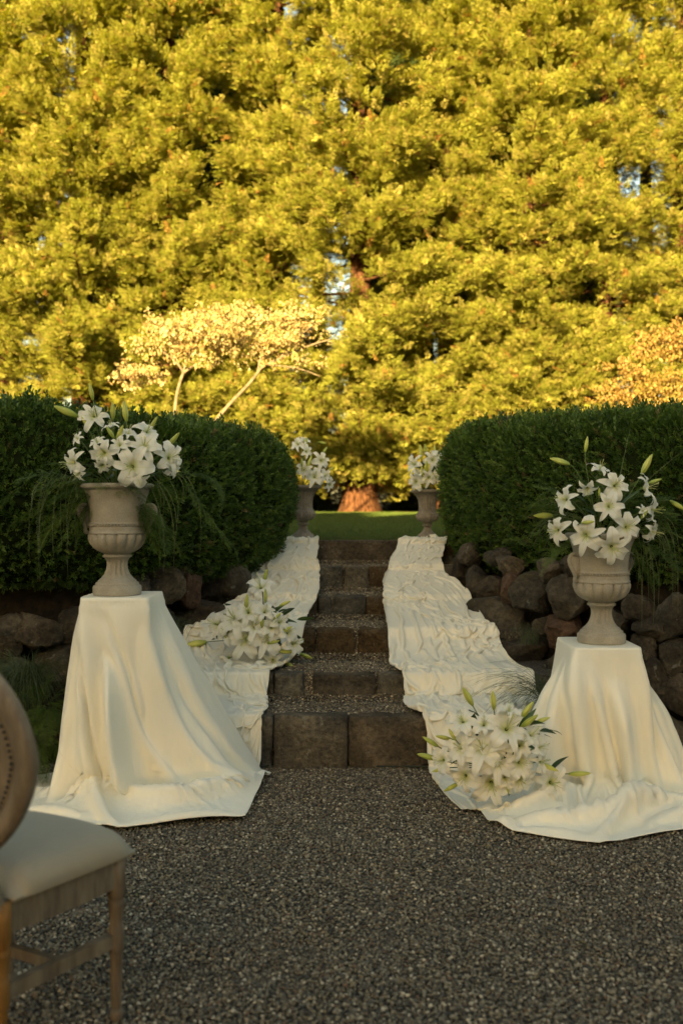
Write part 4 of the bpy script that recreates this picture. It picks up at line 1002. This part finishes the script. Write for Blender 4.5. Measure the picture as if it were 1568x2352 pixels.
def hedge(face, sgn, zb, zt, depth, label, seed, under=.22, tilt=0):
    C, s = resample(chaikin(face), 140); Tn = np.gradient(C, axis=0); Tn /= np.linalg.norm(Tn, axis=1)[:, None]
    Nn = np.stack([-Tn[:, 1], Tn[:, 0]], -1) * sgn
    L = s[-1]
    # section: distance behind the face, height
    sec = chaikin([(under + .25, zb - .12), (under, zb - .10), (.06, zb + .25), (0, zb + .55), (.015, zt - .16), (.08, zt - .03), (.22, zt), (depth * .6, zt + .02), (depth - .15, zt), (depth, zt - .2), (depth, zb)], 3)
    sec, ss = resample(sec, 70)
    V = np.zeros((140, 70, 3))
    mid = np.array([depth * .5, (zb + zt) / 2])
    for i in range(140):
        e = min(1.0, s[i] / .24); k = math.sqrt(max(0, 1 - (1 - e) ** 3.0)); k = max(k, .02)
        q = sec.copy(); kz = .72 + .28 * k
        q[:, 0] = mid[0] + (q[:, 0] - mid[0]) * k; q[:, 1] = mid[1] + (q[:, 1] - mid[1]) * kz
        V[i, :, :2] = C[i] + Nn[i] * q[:, :1]; V[i, :, 2] = q[:, 1]
    V += .05 * np.stack([fbm(V, 2.2, 2, seed + k) for k in (0, 3, 6)], -1)
    V += .018 * np.stack([vnoise(V, 9, seed + 10 + k) for k in (0, 1, 2)], -1)
    t = thing('boxwood_hedge', label, 'hedge', (float(C[30][0]), float(C[30][1]), zb))
    obj('hedge_core', V.reshape(-1, 3), grid_faces(140, 70), M['core'], t)  # dark solid body behind the leaves, put in to block light
    # sprigs over the surface, weighted by area
    a = V[1:, :-1] - V[:-1, :-1]; b_ = V[:-1, 1:] - V[:-1, :-1]; nr = np.cross(a, b_); ar = np.linalg.norm(nr, axis=-1)
    nr = nr / (ar[..., None] + 1e-9)
    ctr_ = V.mean(1, keepdims=True)[:-1]
    fl = np.sign(((V[:-1, :-1] - ctr_) * nr).sum(-1)); nr = nr * fl[..., None]
    w = ar.ravel().copy(); n = int(ar.sum() * 2300); pick = rng.choice(len(w), n, p=w / w.sum()); ii, jj = np.unravel_index(pick, ar.shape)
    u, v = rng.random((2, n, 1)); P = V[ii, jj] + a[ii, jj] * u + b_[ii, jj] * v; Nr = nr[ii, jj]
    D = Nr * .9 + rng.normal(0, .5, (n, 3)) + np.array([0, 0, .75]); P = P - Nr * rng.uniform(-.005, .03, (n, 1))
    S = rng.uniform(.038, .075, n); top = Nr[:, 2] > .6; S[top] *= rng.uniform(.9, 1.5, top.sum())
    idx = np.where(rng.random(n) < .012, 4, rng.integers(0, 4, n))
    scatter('foliage', P, euler_from_dir(D, rng.uniform(0, 6.28, n)), S, SPR, t, idx)
    # a few long shoots standing above the clipped top
    tm = np.where(top & (rng.random(n) < .07))[0]
    P2 = P[tm] + np.array([0, 0, .05]); D2 = rng.normal(0, .15, (len(tm), 3)) + np.array([0, 0, 1])
    if len(tm): scatter('shoots', P2, euler_from_dir(D2, rng.uniform(0, 6, len(tm))), rng.uniform(.06, .10, len(tm)), SPR[:4], t, rng.integers(0, 4, len(tm)))
    return t
hedge([(-.44, 8.75), (-.355, 8.25), (-.67, 7.3), (-1.1, 6.55), (-1.55, 6.05), (-2.2, 5.7), (-3.4, 5.45), (-5, 5.4)], -1, 1.10, 2.03, 1.2, 'clipped dark boxwood hedge on the left, rising above the boulder wall', 2)
hedge([(.88, 8.7), (.82, 8.2), (1.1, 7.2), (1.5, 6.45), (1.95, 5.95), (2.6, 5.6), (3.6, 5.45), (5, 5.4)], 1, 1.10, 2.04, 1.2, 'clipped boxwood hedge on the right, lighter on top, behind the short plinth', 5)

# ------------------------------------------------------------------ lawn blades
def tuft(seed):
    r = random.Random(seed); V, Fc = [], []
    for k in range(16):
        p = np.array([r.uniform(-.5, .5), r.uniform(-.5, .5), 0]); a = r.uniform(0, 6.3); d = np.array([math.cos(a), math.sin(a), 0]) * r.uniform(.1, .5); h = r.uniform(.6, 1.1)
        s = np.array([-d[1], d[0], 0]); s = s / np.linalg.norm(s) * .035; i = len(V)
        V += [p - s, p + s, p + d * .4 + s * .8 + [0, 0, h * .6], p + d * .4 - s * .8 + [0, 0, h * .6], p + d + [0, 0, h]]
        Fc += [(i, i + 1, i + 2, i + 3), (i + 3, i + 2, i + 4)]
    return proto('grass_tuft', V, Fc, M['lawn_blade'])
TUFT = [tuft(k) for k in range(3)]
PP = []
for y0, y1, gs in ((8.86, 11, .032), (11, 16, .05), (16, 27, .08)):
    Q = jit(-3.5, 6, y0, y1, gs); m_ = (Q[:, 0] > -.055 * Q[:, 1] - 1.0) & (Q[:, 0] < .115 * Q[:, 1] + 1.0) & (Q[:, 1] > 8.84)
    PP.append(np.c_[Q[m_], lawn_z(Q[m_][:, 0], Q[m_][:, 1]), np.full(m_.sum(), gs)])
PP = np.vstack(PP); n = len(PP)
scatter('lawn_grass', PP[:, :3], np.c_[rng.normal(0, .1, (n, 2)), rng.uniform(0, 6.3, n)], np.clip(PP[:, 3] * 1.15, .036, .07) * rng.uniform(.8, 1.25, n), TUFT)

# ------------------------------------------------------------------ background trees
def spray(seed, material, name='redwood_spray'):
    r = random.Random(seed); V, Fc = [], []
    spine = bez((0, 0, 0), (.5, 0, .08), (1, 0, -.02), 17)
    def quad(p, d, L, w):
        d = d / np.linalg.norm(d); s = np.cross(d, [r.uniform(-.7, .7), r.uniform(-.7, .7), 1]); s = s / np.linalg.norm(s) * w * .72; i = len(V)
        V.extend([p, p + d * L * .45 + s, p + d * L, p + d * L * .45 - s]); Fc.append((i, i + 1, i + 2, i + 3))
    for i in range(1, 16):
        for s in (-1, 1):
            if r.random() < .22: continue
            L = (.42 * (1 - i / 19) + .08) * r.uniform(.7, 1.15); a = math.radians(r.uniform(35, 60)); d = np.array([math.cos(a), s * math.sin(a), r.uniform(-.35, .45)])
            quad(spine[i], d, L, .035)
            if L > .2:
                for k in (.5,):
                    q = spine[i] + d * L * k; quad(q, d + np.array([.6, -s * .5, r.uniform(-.4, .4)]), L * .45, .028); quad(q, d + np.array([-.1, s * .9, r.uniform(-.4, .4)]), L * .4, .028)
    quad(spine[14], np.array([1, 0, .1]), .3, .03)
    return proto(name, V, Fc, material)
RW = [spray(k, M['redwood']) for k in range(4)] + [spray(9, M['brown_needles'])]
DK = [spray(k + 20, M['darkwood']) for k in range(3)]

def trunk_mesh(c, h, r0, lean=(0, 0), flare=1.7, n=14):
    zz = np.r_[-.3, 0, .3, .8, 1.6, np.linspace(3, h, 8)]; V = []
    for z in zz:
        f = max(.05, 1 - z / (h * 1.05)); rr = r0 * f * (1 + (flare - 1) * math.exp(-max(z, 0) / .5))
        for k in range(n):
            a = 2 * PI * k / n; rm = rr * (1 + .10 * math.sin(5 * a + z * .4) + .06 * math.sin(3 * a + 1))
            V.append((c[0] + lean[0] * z + rm * math.cos(a), c[1] + lean[1] * z + rm * math.sin(a), c[2] + z))
    Fc = [(i * n + k, i * n + (k + 1) % n, (i + 1) * n + (k + 1) % n, (i + 1) * n + k) for i in range(len(zz) - 1) for k in range(n)]
    return V, Fc

def conifer(c, h, r0, nb, *a_, low=0, **k_):
    return conifer_(c, h, r0, nb, *a_, low=low, **k_)
def conifer_(c, h, r0, nb, label, group, protos, seed, zmin=1.6, rmax=3.6, dens_=34, brown=.03, front=True, limbs=True, ztop=None, core=None, low=0):
    r = np.random.default_rng(seed); t = thing('redwood_tree' if protos is RW else 'dark_conifer', label, 'tree', tuple(c), group)
    c = np.array(c, float); V, Fc = trunk_mesh(c, h, r0); obj('trunk', V, Fc, M['bark'], t)
    P, D, S, I = [], [], [], []; LB = []
    zt = ztop or h
    for k in range(nb + low):
        z = zmin + (zt - zmin) * (k + r.uniform(0, 1)) / nb
        if k >= nb: z = r.uniform(1.5, 2.6)
        az = r.uniform(0, 2 * PI)
        if front and r.random() < .66: az = -PI / 2 + r.normal(0, .85)
        Lb = (rmax * (1 - (z / h) ** 1.4) + .5) * r.uniform(.6, 1.1)
        if k >= nb: az = -PI / 2 + r.uniform(-1.2, 1.2); Lb = r.uniform(1.4, 2.6)
        d = np.array([math.cos(az), math.sin(az), 0]); b0 = c + np.array([0, 0, z]); droop = r.uniform(-.35, .05) if k < nb else r.uniform(-.55, -.35)
        path = bez(b0, b0 + d * Lb * .55 + [0, 0, droop * Lb * .5 + .15], b0 + d * Lb + [0, 0, droop * Lb + Lb * .16], 9)
        if limbs and r.random() < .7: LB.append(tube(path, np.linspace(.05, .01, 9), 4))
        n = int(dens_ * Lb / 2.5); tq = r.uniform(.18, 1, n) ** .7; ix = tq * 7.99; i0 = ix.astype(int); f = (ix - i0)[:, None]
        q = path[i0] * (1 - f) + path[i0 + 1] * f
        side = np.array([-d[1], d[0], 0]); wd = (.46 * (1 - tq) + .12)
        lat = r.normal(0, 1, n) * wd; up = r.normal(0, .15, n)
        q = q + side * lat[:, None] + np.array([0, 0, 1]) * (up - .16 * np.abs(lat))[:, None]
        dd = d * .8 + side * (np.sign(lat) * .55)[:, None] + np.array([0, 0, 1]) * r.normal(.22, .35, n)[:, None]
        P.append(q); D.append(dd); S.append(r.uniform(.17, .36, n) * (1.1 if Lb > 1.5 else .85))
        br = r.random() < brown
        I.append(np.where(r.random(n) < (.7 if br else .02), len(protos) - 1, r.integers(0, max(1, len(protos) - 1), n)))
    P, D, S, I = np.vstack(P), np.vstack(D), np.concatenate(S), np.concatenate(I)
    scatter('crown', P, euler_from_dir(D, r.uniform(-.6, .6, len(P))), S, protos, t, I)
    if LB: V, Fc = merge(LB); obj('branches', V, Fc, M['bark'], t, kind='stuff')
    if core:                                                              # solid dark body added to block light and close sky gaps
        bm = bmesh.new(); bmesh.ops.create_icosphere(bm, subdivisions=4, radius=1); Q = np.array([v.co[:] for v in bm.verts]); Fq = np.array([[v.index for v in f.verts] for f in bm.faces]); bm.free()
        Q = Q * np.array(core) + np.array([0, 0, h * .5 + .3]); Q += .5 * np.stack([fbm(Q, .5, 3, seed + k) for k in (0, 3, 6)], -1); obj('crown_blocker', Q + c, Fq, M['core'], t)
    return t

ORD = ['first', 'second', 'third', 'fourth', 'fifth', 'sixth', 'seventh', 'eighth', 'ninth', 'tenth', 'eleventh', 'twelfth', 'thirteenth', 'fourteenth', 'fifteenth', 'sixteenth']
def gx(px, Y): return (px - CX) / F * Y
def gz(Y): return 1.165 + .0045 * (Y - 8.8)
TR = [(825, 29.0, .40, 'redwood with the thick red trunk showing at the end of the lawn', 3.4), (640, 30.5, .34, 'redwood standing behind the pale dogwood, left of the thick red trunk', 3.0),
      (390, 30.0, .34, 'redwood behind the left trunk of the pale dogwood', 3.0), (190, 29.0, .36, 'redwood rising above the tall left plinth', 3.1), (20, 29.5, .34, 'redwood at the left edge of the picture', 3.2),
      (1030, 30.5, .40, 'redwood above the far right urn', 3.2), (1215, 29.5, .32, 'redwood above the middle of the right hedge', 3.0), (1390, 30.5, .34, 'redwood behind the short right plinth flowers', 3.0),
      (1560, 31.0, .34, 'redwood at the right edge of the picture with sky gaps', 3.0), (-160, 31, .34, 'redwood beyond the left edge of the picture', 3.2), (1740, 30.5, .34, 'redwood beyond the right edge of the picture', 3.0)]
for i, (px, Y, r0, lab, rm) in enumerate(TR):
    vis = -100 < px < 1640
    conifer((gx(px, Y), Y, gz(Y)), 24 + (i * 1.7) % 4, r0, 122 if vis else 70, lab, 'sunlit redwoods behind the lawn', RW, 40 + i, zmin=1.5 if i else 1.25, rmax=rm * 1.12, low=30 if i in (0, 1, 5) else 0, dens_=225 if px < 1300 else 175, ztop=17.5, brown=.0)
for i, px in enumerate((-60, 120, 300, 470, 560, 730, 930, 1120, 1300, 1480, 1650)):
    Y = 36 + (i * 2.3) % 4
    conifer((gx(px, Y), Y, gz(Y) - .1), 22 + (i * 2.9) % 4, .4, 84, ORD[i] + ' from the left of the dark conifers glimpsed behind the sunlit redwoods', 'dark trees behind the redwoods', DK, 80 + i, zmin=.5, rmax=3.8, dens_=66, limbs=False, brown=0, ztop=19, core=(1.9, 1.7, 10.0) if i % 4 != 1 else None)

for i in range(16):
    px = -150 + i * 125; Y = 33.2 + (i * .7) % 1.2
    c0 = np.array([gx(px, Y), Y, gz(Y) - .05]); t = thing('understory_shrub', ORD[i] + ' from the left of the dark shrubs on the woodland floor behind the redwoods', 'shrub', tuple(c0), 'understory shrubs in the woodland shade'); q = rng.normal(0, 1, (420, 3)); q[:, 2] = np.abs(q[:, 2]); q /= np.linalg.norm(q, axis=1)[:, None]
    q *= rng.random((420, 1)) ** .35; Pq = c0 + q * np.array([1.25, .8, 1.7]); scatter('foliage', Pq, euler_from_dir(q + rng.normal(0, .3, q.shape), rng.uniform(-1, 1, 420)), rng.uniform(.3, .5, 420), DK, t)

# dogwood and amber tree
def leaf_cluster(seed, material, name):
    r = random.Random(seed); V, Fc = [], []
    for k in range(7):
        p = np.array([r.uniform(-.5, .5), r.uniform(-.5, .5), r.uniform(-.25, .25)]); a = r.uniform(0, 6.3); d = np.array([math.cos(a) * .6, math.sin(a) * .6, -.7]); L = r.uniform(.4, .6)
        s = np.cross(d, [0, 0, 1]); s /= np.linalg.norm(s); n = np.cross(s, d); w = L * .28; i = len(V)
        V += [p, p + d * L * .5 + s * w + n * .06, p + d * L, p + d * L * .5 - s * w + n * .06]; Fc += [(i, i + 1, i + 2), (i, i + 2, i + 3)]
    return proto(name, V, Fc, material)
DG = [leaf_cluster(k, M['dogwood'], 'dogwood_leaves') for k in range(3)]; AM = [leaf_cluster(k, M['amber'], 'amber_leaves') for k in range(3)]
def small_tree(name, label, base, limbs, pads, protos, n, seed, size=(.16, .26), barkm='bark_pale', jitter=.22):
    t = thing(name, label, 'tree', tuple(base)); r = np.random.default_rng(seed)
    for i, (pts, r0, r1) in enumerate(limbs):
        P = chaikin(np.array(pts), 2); V, Fc = tube(P, np.linspace(r0, r1, len(P)) * .72, 8); obj('trunk' if r0 > .05 else 'branch', V, Fc, M[barkm], t)
    P = []; tot = sum(w for *_, w in pads)
    for (c, rad, w) in pads:
        k = int(n * w / tot); q = r.normal(0, 1, (k, 3)); q /= np.linalg.norm(q, axis=1)[:, None]; q *= (r.random((k, 1)) ** .4); P.append(np.array(c) + q * np.array(rad))
    P = np.vstack(P); keep = vnoise(P, 2.6, seed) > -.22; P = P[keep] + r.normal(0, .04, (keep.sum(), 3))
    m_ = len(P); scatter('foliage', P, np.c_[r.normal(0, .3, (m_, 2)), r.uniform(0, 6.3, m_)], r.uniform(size[0], size[1], m_), protos, t)
    return t
Yd = 18.5
def dp(px, py, dy=0): return at(px, py, Yd + dy)
b0 = np.array([gx(440, Yd), Yd, gz(Yd)])
limbs = [([b0 + [-.2, 0, 0], dp(400, 1010), dp(403, 920), dp(416, 870), dp(425, 850)], .055, .035), ([b0 + [.2, 0, 0], dp(470, 1000), dp(520, 935), dp(575, 880), dp(600, 845)], .062, .036),
         ([dp(423, 856), dp(445, 840), dp(480, 820)], .045, .012), ([dp(423, 856), dp(405, 830), dp(370, 805)], .04, .012), ([dp(600, 845), dp(660, 815), dp(720, 790), dp(760, 780)], .045, .012),
         ([dp(590, 862), dp(600, 820), dp(615, 790), dp(640, 740)], .035, .012), ([dp(615, 838), dp(660, 842), dp(700, 850), dp(735, 865)], .03, .01), ([dp(416, 870), dp(440, 800), dp(450, 760), dp(430, 710)], .03, .008), ([dp(640, 825), dp(690, 775), dp(720, 740)], .03, .008)]
pads = [(dp(530, 750), (1.5, .9, .30), 5), (dp(600, 790), (1.3, .8, .22), 3), (dp(470, 765), (1.1, .9, .30), 6), (dp(570, 780), (1.2, .9, .28), 6), (dp(650, 755), (1.0, .8, .26), 5), (dp(400, 790), (.9, .8, .25), 3), (dp(320, 860), (.55, .6, .26), 2.6), (dp(430, 715), (.7, .6, .16), 1.6), (dp(530, 720), (.9, .7, .22), 2.6),
        (dp(690, 720), (.6, .6, .18), 1.8), (dp(730, 770), (.5, .5, .26), 1.8), (dp(560, 830), (.8, .5, .16), 1.4), (dp(700, 830), (.5, .5, .10), .7), (dp(460, 830), (.7, .5, .15), .9), (dp(380, 750), (.5, .5, .2), 1)]
small_tree('dogwood_tree', 'small dogwood with peach cream leaves and two pale thin trunks behind the left hedge', b0, limbs, pads, DG, 2000, 4, (.12, .20))
Ya = 20.0
def ap(px, py, dy=0): return at(px, py, Ya + dy)
b0 = np.array([gx(1560, Ya), Ya, gz(Ya)])
small_tree('amber_tree', 'low amber leaved tree at the right edge behind the hedge', b0, [([b0, ap(1555, 1000), ap(1540, 900)], .09, .03), ([ap(1555, 1000), ap(1500, 920), ap(1440, 860)], .04, .01)],
           [(ap(1510, 800), (.8, .9, .35), 4), (ap(1570, 790), (.9, .9, .5), 5), (ap(1450, 850), (.7, .8, .35), 3.5), (ap(1550, 880), (1.2, .9, .5), 6), (ap(1500, 950), (1.0, .9, .5), 4), (ap(1400, 900), (.6, .7, .35), 2), (ap(1660, 880), (.9, .9, .9), 6)], AM, 1500, 9, (.16, .26), 'bark')

# ------------------------------------------------------------------ tall trees behind the camera: they throw the shade over the steps and the lawn
for i in range(15):
    x = -33 + i * 4.3; Y = -22 + (i * 1.7) % 2.0
    conifer((x, Y, 0), 11.3 + (i * .37) % .6, .35, 50, ORD[i] + ' from the left in the dense conifer row behind the camera, shading the steps', 'shade trees behind the camera', DK, 200 + i, zmin=.5, rmax=2.6, dens_=26, limbs=False, front=False, brown=0, core=(2.9, 2.0, 5.4))

# ------------------------------------------------------------------ cable along the lowest step
P = chaikin([g(585, 1772) + (.008,), g(640, 1760) + (.02,), g(720, 1752) + (.022,), g(790, 1759) + (.014,), g(860, 1766) + (.01,), g(960, 1765) + (.01,), g(1010, 1768) + (.008,)], 2)
V, Fc = tube(P, .0055, 7); tag(obj('garden_cable', V, Fc, M['cable']), 'dark green cable lying on the gravel along the lowest stone step', 'cable')
# a weed standing above the right hedge
t = thing('weed', 'thin dry weed standing above the right hedge against the sunlit trees', 'plant', tuple(at(1168, 1000, 7.4)))
pr = [tube(bez(at(1172, 1010, 7.4), at(1166, 975, 7.4), at(1160, 942, 7.4), 6), .003, 4)]
for (a, b_, c_, d_) in ((1168, 990, 1182, 970), (1167, 980, 1150, 962), (1165, 965, 1176, 948), (1163, 958, 1148, 945)): pr.append(tube(bez(at(a, b_, 7.4), at((a + c_) / 2, d_ + 4, 7.4), at(c_, d_, 7.4), 4), .0022, 3))
V, Fc = merge(pr); obj('stalk', V, Fc, M['bark_pale'], t)

# ------------------------------------------------------------------ chair
fr = np.array([-.684, 2.90]); br = np.array([-.878, 2.55])             # right front and right back leg
fw = (fr - br) / np.linalg.norm(fr - br); lf = np.array([-fw[1], fw[0]])   # forward, and to the chair's left
SW_F, SW_B, SDp = .44, .37, np.linalg.norm(fr - br)
off = (SW_F - SW_B) / 2
cb = br + lf * SW_B / 2                                                  # middle of the back
def C(u, v, z):                                                          # u to the chair's right of middle, v forward of the back legs
    p = cb - lf * u + fw * v; return np.array([p[0], p[1], z])
chair = thing('dining_chair', 'blurred wooden chair with oval back and linen seat at the left edge', 'chair', (float(cb[0]), float(cb[1]), 0))
def rot_pts(P): return [C(*p) for p in P]
# seat cushion
nu, nv = 22, 20; V = []
for i in range(nu):
    a = i / (nu - 1) * 2 - 1
    for j in range(nv):
        b_ = j / (nv - 1) * 2 - 1
        x_, y_ = a, b_
        v_ = .02 + (y_ + 1) / 2 * (SDp + .03); hw = (SW_B + (SW_F - SW_B) * (y_ + 1) / 2) / 2 + .03
        e = 1 - (abs(x_) ** 6 + abs(y_) ** 6) ; e = max(e, 0) ** .35
        V.append(C(x_ * hw, v_, .478 + .070 * e + .024 * (1 - x_ * x_) * (1 - y_ * y_)))
k = len(V); 
Fc = [tuple(q) for q in grid_faces(nu, nv)]
obj('seat', V, Fc, M['seat'], chair).modifiers.new('thick', 'SOLIDIFY').thickness = -.012
def rail(u0, v0, u1, v1, z0, z1, w, name, mt='wood', bulge=.0):
    n = 8; a, b_ = C(u0, v0, 0), C(u1, v1, 0); d = b_ - a; d /= np.linalg.norm(d); s = np.array([-d[1], d[0], 0])
    sec = [(-w, z0), (w, z0), (w * 1.15, z0 + .012), (w, z0 + .02), (w, z1 - .022), (w * 1.35, z1 - .012), (w * 1.3, z1), (-w, z1)]
    V = []
    for i in range(n):
        t_ = i / (n - 1); p = a * (1 - t_) + (b_) * t_
        for (o_, z) in sec: V.append(p + s * (o_ + bulge * math.sin(PI * t_)) + np.array([0, 0, z]))
    m_ = len(sec); Fc = [(i * m_ + q, i * m_ + (q + 1) % m_, (i + 1) * m_ + (q + 1) % m_, (i + 1) * m_ + q) for i in range(n - 1) for q in range(m_)] + [tuple(range(m_))[::-1], tuple(range((n - 1) * m_, n * m_))]
    obj(name, V, Fc, M[mt], chair, smooth=False)
hf, hb = SW_F / 2, SW_B / 2
rail(hb, 0, hf, SDp, .395, .484, .014, 'seat_rail', bulge=-.01); rail(-hb, 0, -hf, SDp, .395, .484, .014, 'seat_rail', bulge=.01)
rail(-hf, SDp, hf, SDp, .395, .484, .014, 'seat_rail'); rail(-hb, 0, hb, 0, .395, .484, .014, 'seat_rail')
rail(hb, 0, hf, SDp, .222, .262, .011, 'stretcher'); rail(-hb, 0, -hf, SDp, .222, .262, .011, 'stretcher')
rail(-(hf + hb) / 2, SDp / 2, (hf + hb) / 2, SDp / 2, .225, .255, .010, 'stretcher')
def leg(u, v, sc_=1.0, mt='wood'):
    pf = dens([(0, 0), (.014, 0), (.019, .01), (.020, .03), (.015, .04), (.016, .05), (.019, .20), (.024, .215), (.024, .27), (.019, .285), (.022, .33), (.026, .345), (.022, .36), (.027, .372), (.028, .480), (0, .481)], 2)
    pf = pf * np.array([sc_, 1]); V, Fc = lathe(pf, 20, lambda T, Z: 1 - .05 * (np.abs(np.cos(T * 5)) ** 3) * ((Z > .06) & (Z < .2)), C(u, v, 0)); obj('leg', V, Fc, M[mt], chair)
leg(hf, SDp); leg(-hf, SDp); leg(hb, 0, 1.1, 'wood_amber'); leg(-hb, 0, 1.1, 'wood_amber')
# posts and oval back (leans back as it rises)
def lean(z): return -.02 - .13 * max(0, z - .45)
for s in (-1, 1):
    P = chaikin([C(s * hb, 0, .44), C(s * hb, lean(.5), .50), C(s * (hb - .005), lean(.58), .58), C(s * (hb + .02), lean(.66), .66)], 2); V, Fc = tube(P, np.linspace(.027, .022, len(P)), 12); obj('back_post', V, Fc, M['wood_pale'], chair)
zc, ra, rbk = .875, .335, .300
def ell(t_, k, o_=0):
    z = zc + rbk * k * math.sin(t_); nar = 1 - .20 * max(0, -math.sin(t_)); return C(.06 + ra * k * math.cos(t_) * nar, lean(z) + o_, z)
n = 72; sec = [(1.0, -.006), (1.0, .006), (.985, .016), (.93, .019), (.87, .017), (.835, .012), (.835, -.012), (.87, -.017), (.93, -.020), (.985, -.016)]
V = [ell(2 * PI * i / n, k, o_) for i in range(n) for (k, o_) in sec]; m_ = len(sec)
Fc = [(i * m_ + q, i * m_ + (q + 1) % m_, ((i + 1) % n) * m_ + (q + 1) % m_, ((i + 1) % n) * m_ + q) for i in range(n) for q in range(m_)]
obj('back_frame', V, Fc, M['wood_pale'], chair)
for o_, nm in ((-.010, 'back_panel'), (.012, 'back_cushion')):
    V = [C(0, lean(zc) + o_, zc)]; rings = 8
    for q in range(1, rings + 1):
        for i in range(n): V.append(ell(2 * PI * i / n, .845 * q / rings, o_ * (1 + .6 * (1 - (q / rings) ** 2))))
    Fc = [(0, 1 + i, 1 + (i + 1) % n) for i in range(n)] + [(1 + (q - 1) * n + i, 1 + q * n + i, 1 + q * n + (i + 1) % n, 1 + (q - 1) * n + (i + 1) % n) for q in range(1, rings) for i in range(n)]
    obj(nm, V, Fc, M['wood_pale'] if nm == 'back_panel' else M['seat'], chair)
pr = []
for i in range(96):
    p = ell(2 * PI * i / 96, .80, -.0165); rr = .006
    pr.append(([p + np.array(v) * rr for v in ((1, 0, 0), (-1, 0, 0), (0, 1, 0), (0, -1, 0), (0, 0, 1), (0, 0, -1))], [(0, 2, 4), (2, 1, 4), (1, 3, 4), (3, 0, 4), (2, 0, 5), (1, 2, 5), (3, 1, 5), (0, 3, 5)]))
V, Fc = merge(pr); obj('tacks', V, Fc, M['tack'], chair, kind='stuff')

def leaf_bits(name, label, spots, col):
    for k, (px, py) in enumerate(spots):
        x, y = g(px, py); r = random.Random(k + 70); a = r.uniform(0, 6.3); L = r.uniform(.022, .036)
        d = np.array([math.cos(a), math.sin(a), 0]); sd = np.array([-d[1], d[0], 0]); p = np.array([x, y, .014]); V = []
        for t_ in np.linspace(0, 1, 6):
            w = L * .32 * math.sin(PI * t_ ** .8) + .001
            for u in (-1, 0, 1): V.append(p + d * L * t_ + sd * w * u + np.array([0, 0, .006 * abs(u) + .008 * math.sin(3 * t_)]))
        o = obj(name, V, grid_faces(6, 3), M['dead']); tag(o, label[k], 'leaf', 'dry leaves on the gravel')
leaf_bits('dry_leaf', ['small dry leaf on the gravel nearest the lowest step', 'small dry leaf on the gravel in front of the left satin cloth', 'small dry leaf alone in the middle of the open gravel', 'small dry leaf on the gravel near the right satin hem', 'small dry leaf on the gravel in the lower right corner'],
          [(760, 1800), (640, 1930), (905, 2030), (1120, 1960), (1330, 2180)], None)
grass_clump('weed_tuft', 'tiny green weed tuft in the gravel beside the chair leg', g(262, 2190) + (.0,), 26, (.03, .07), .9, (0, 0, 0), 11, .0012)
grass_clump('weed_tuft', 'tiny faded weed tuft in the gravel right of the chair', g(300, 2065) + (.0,), 18, (.03, .06), .9, (0, 0, 0), 12, .0012)
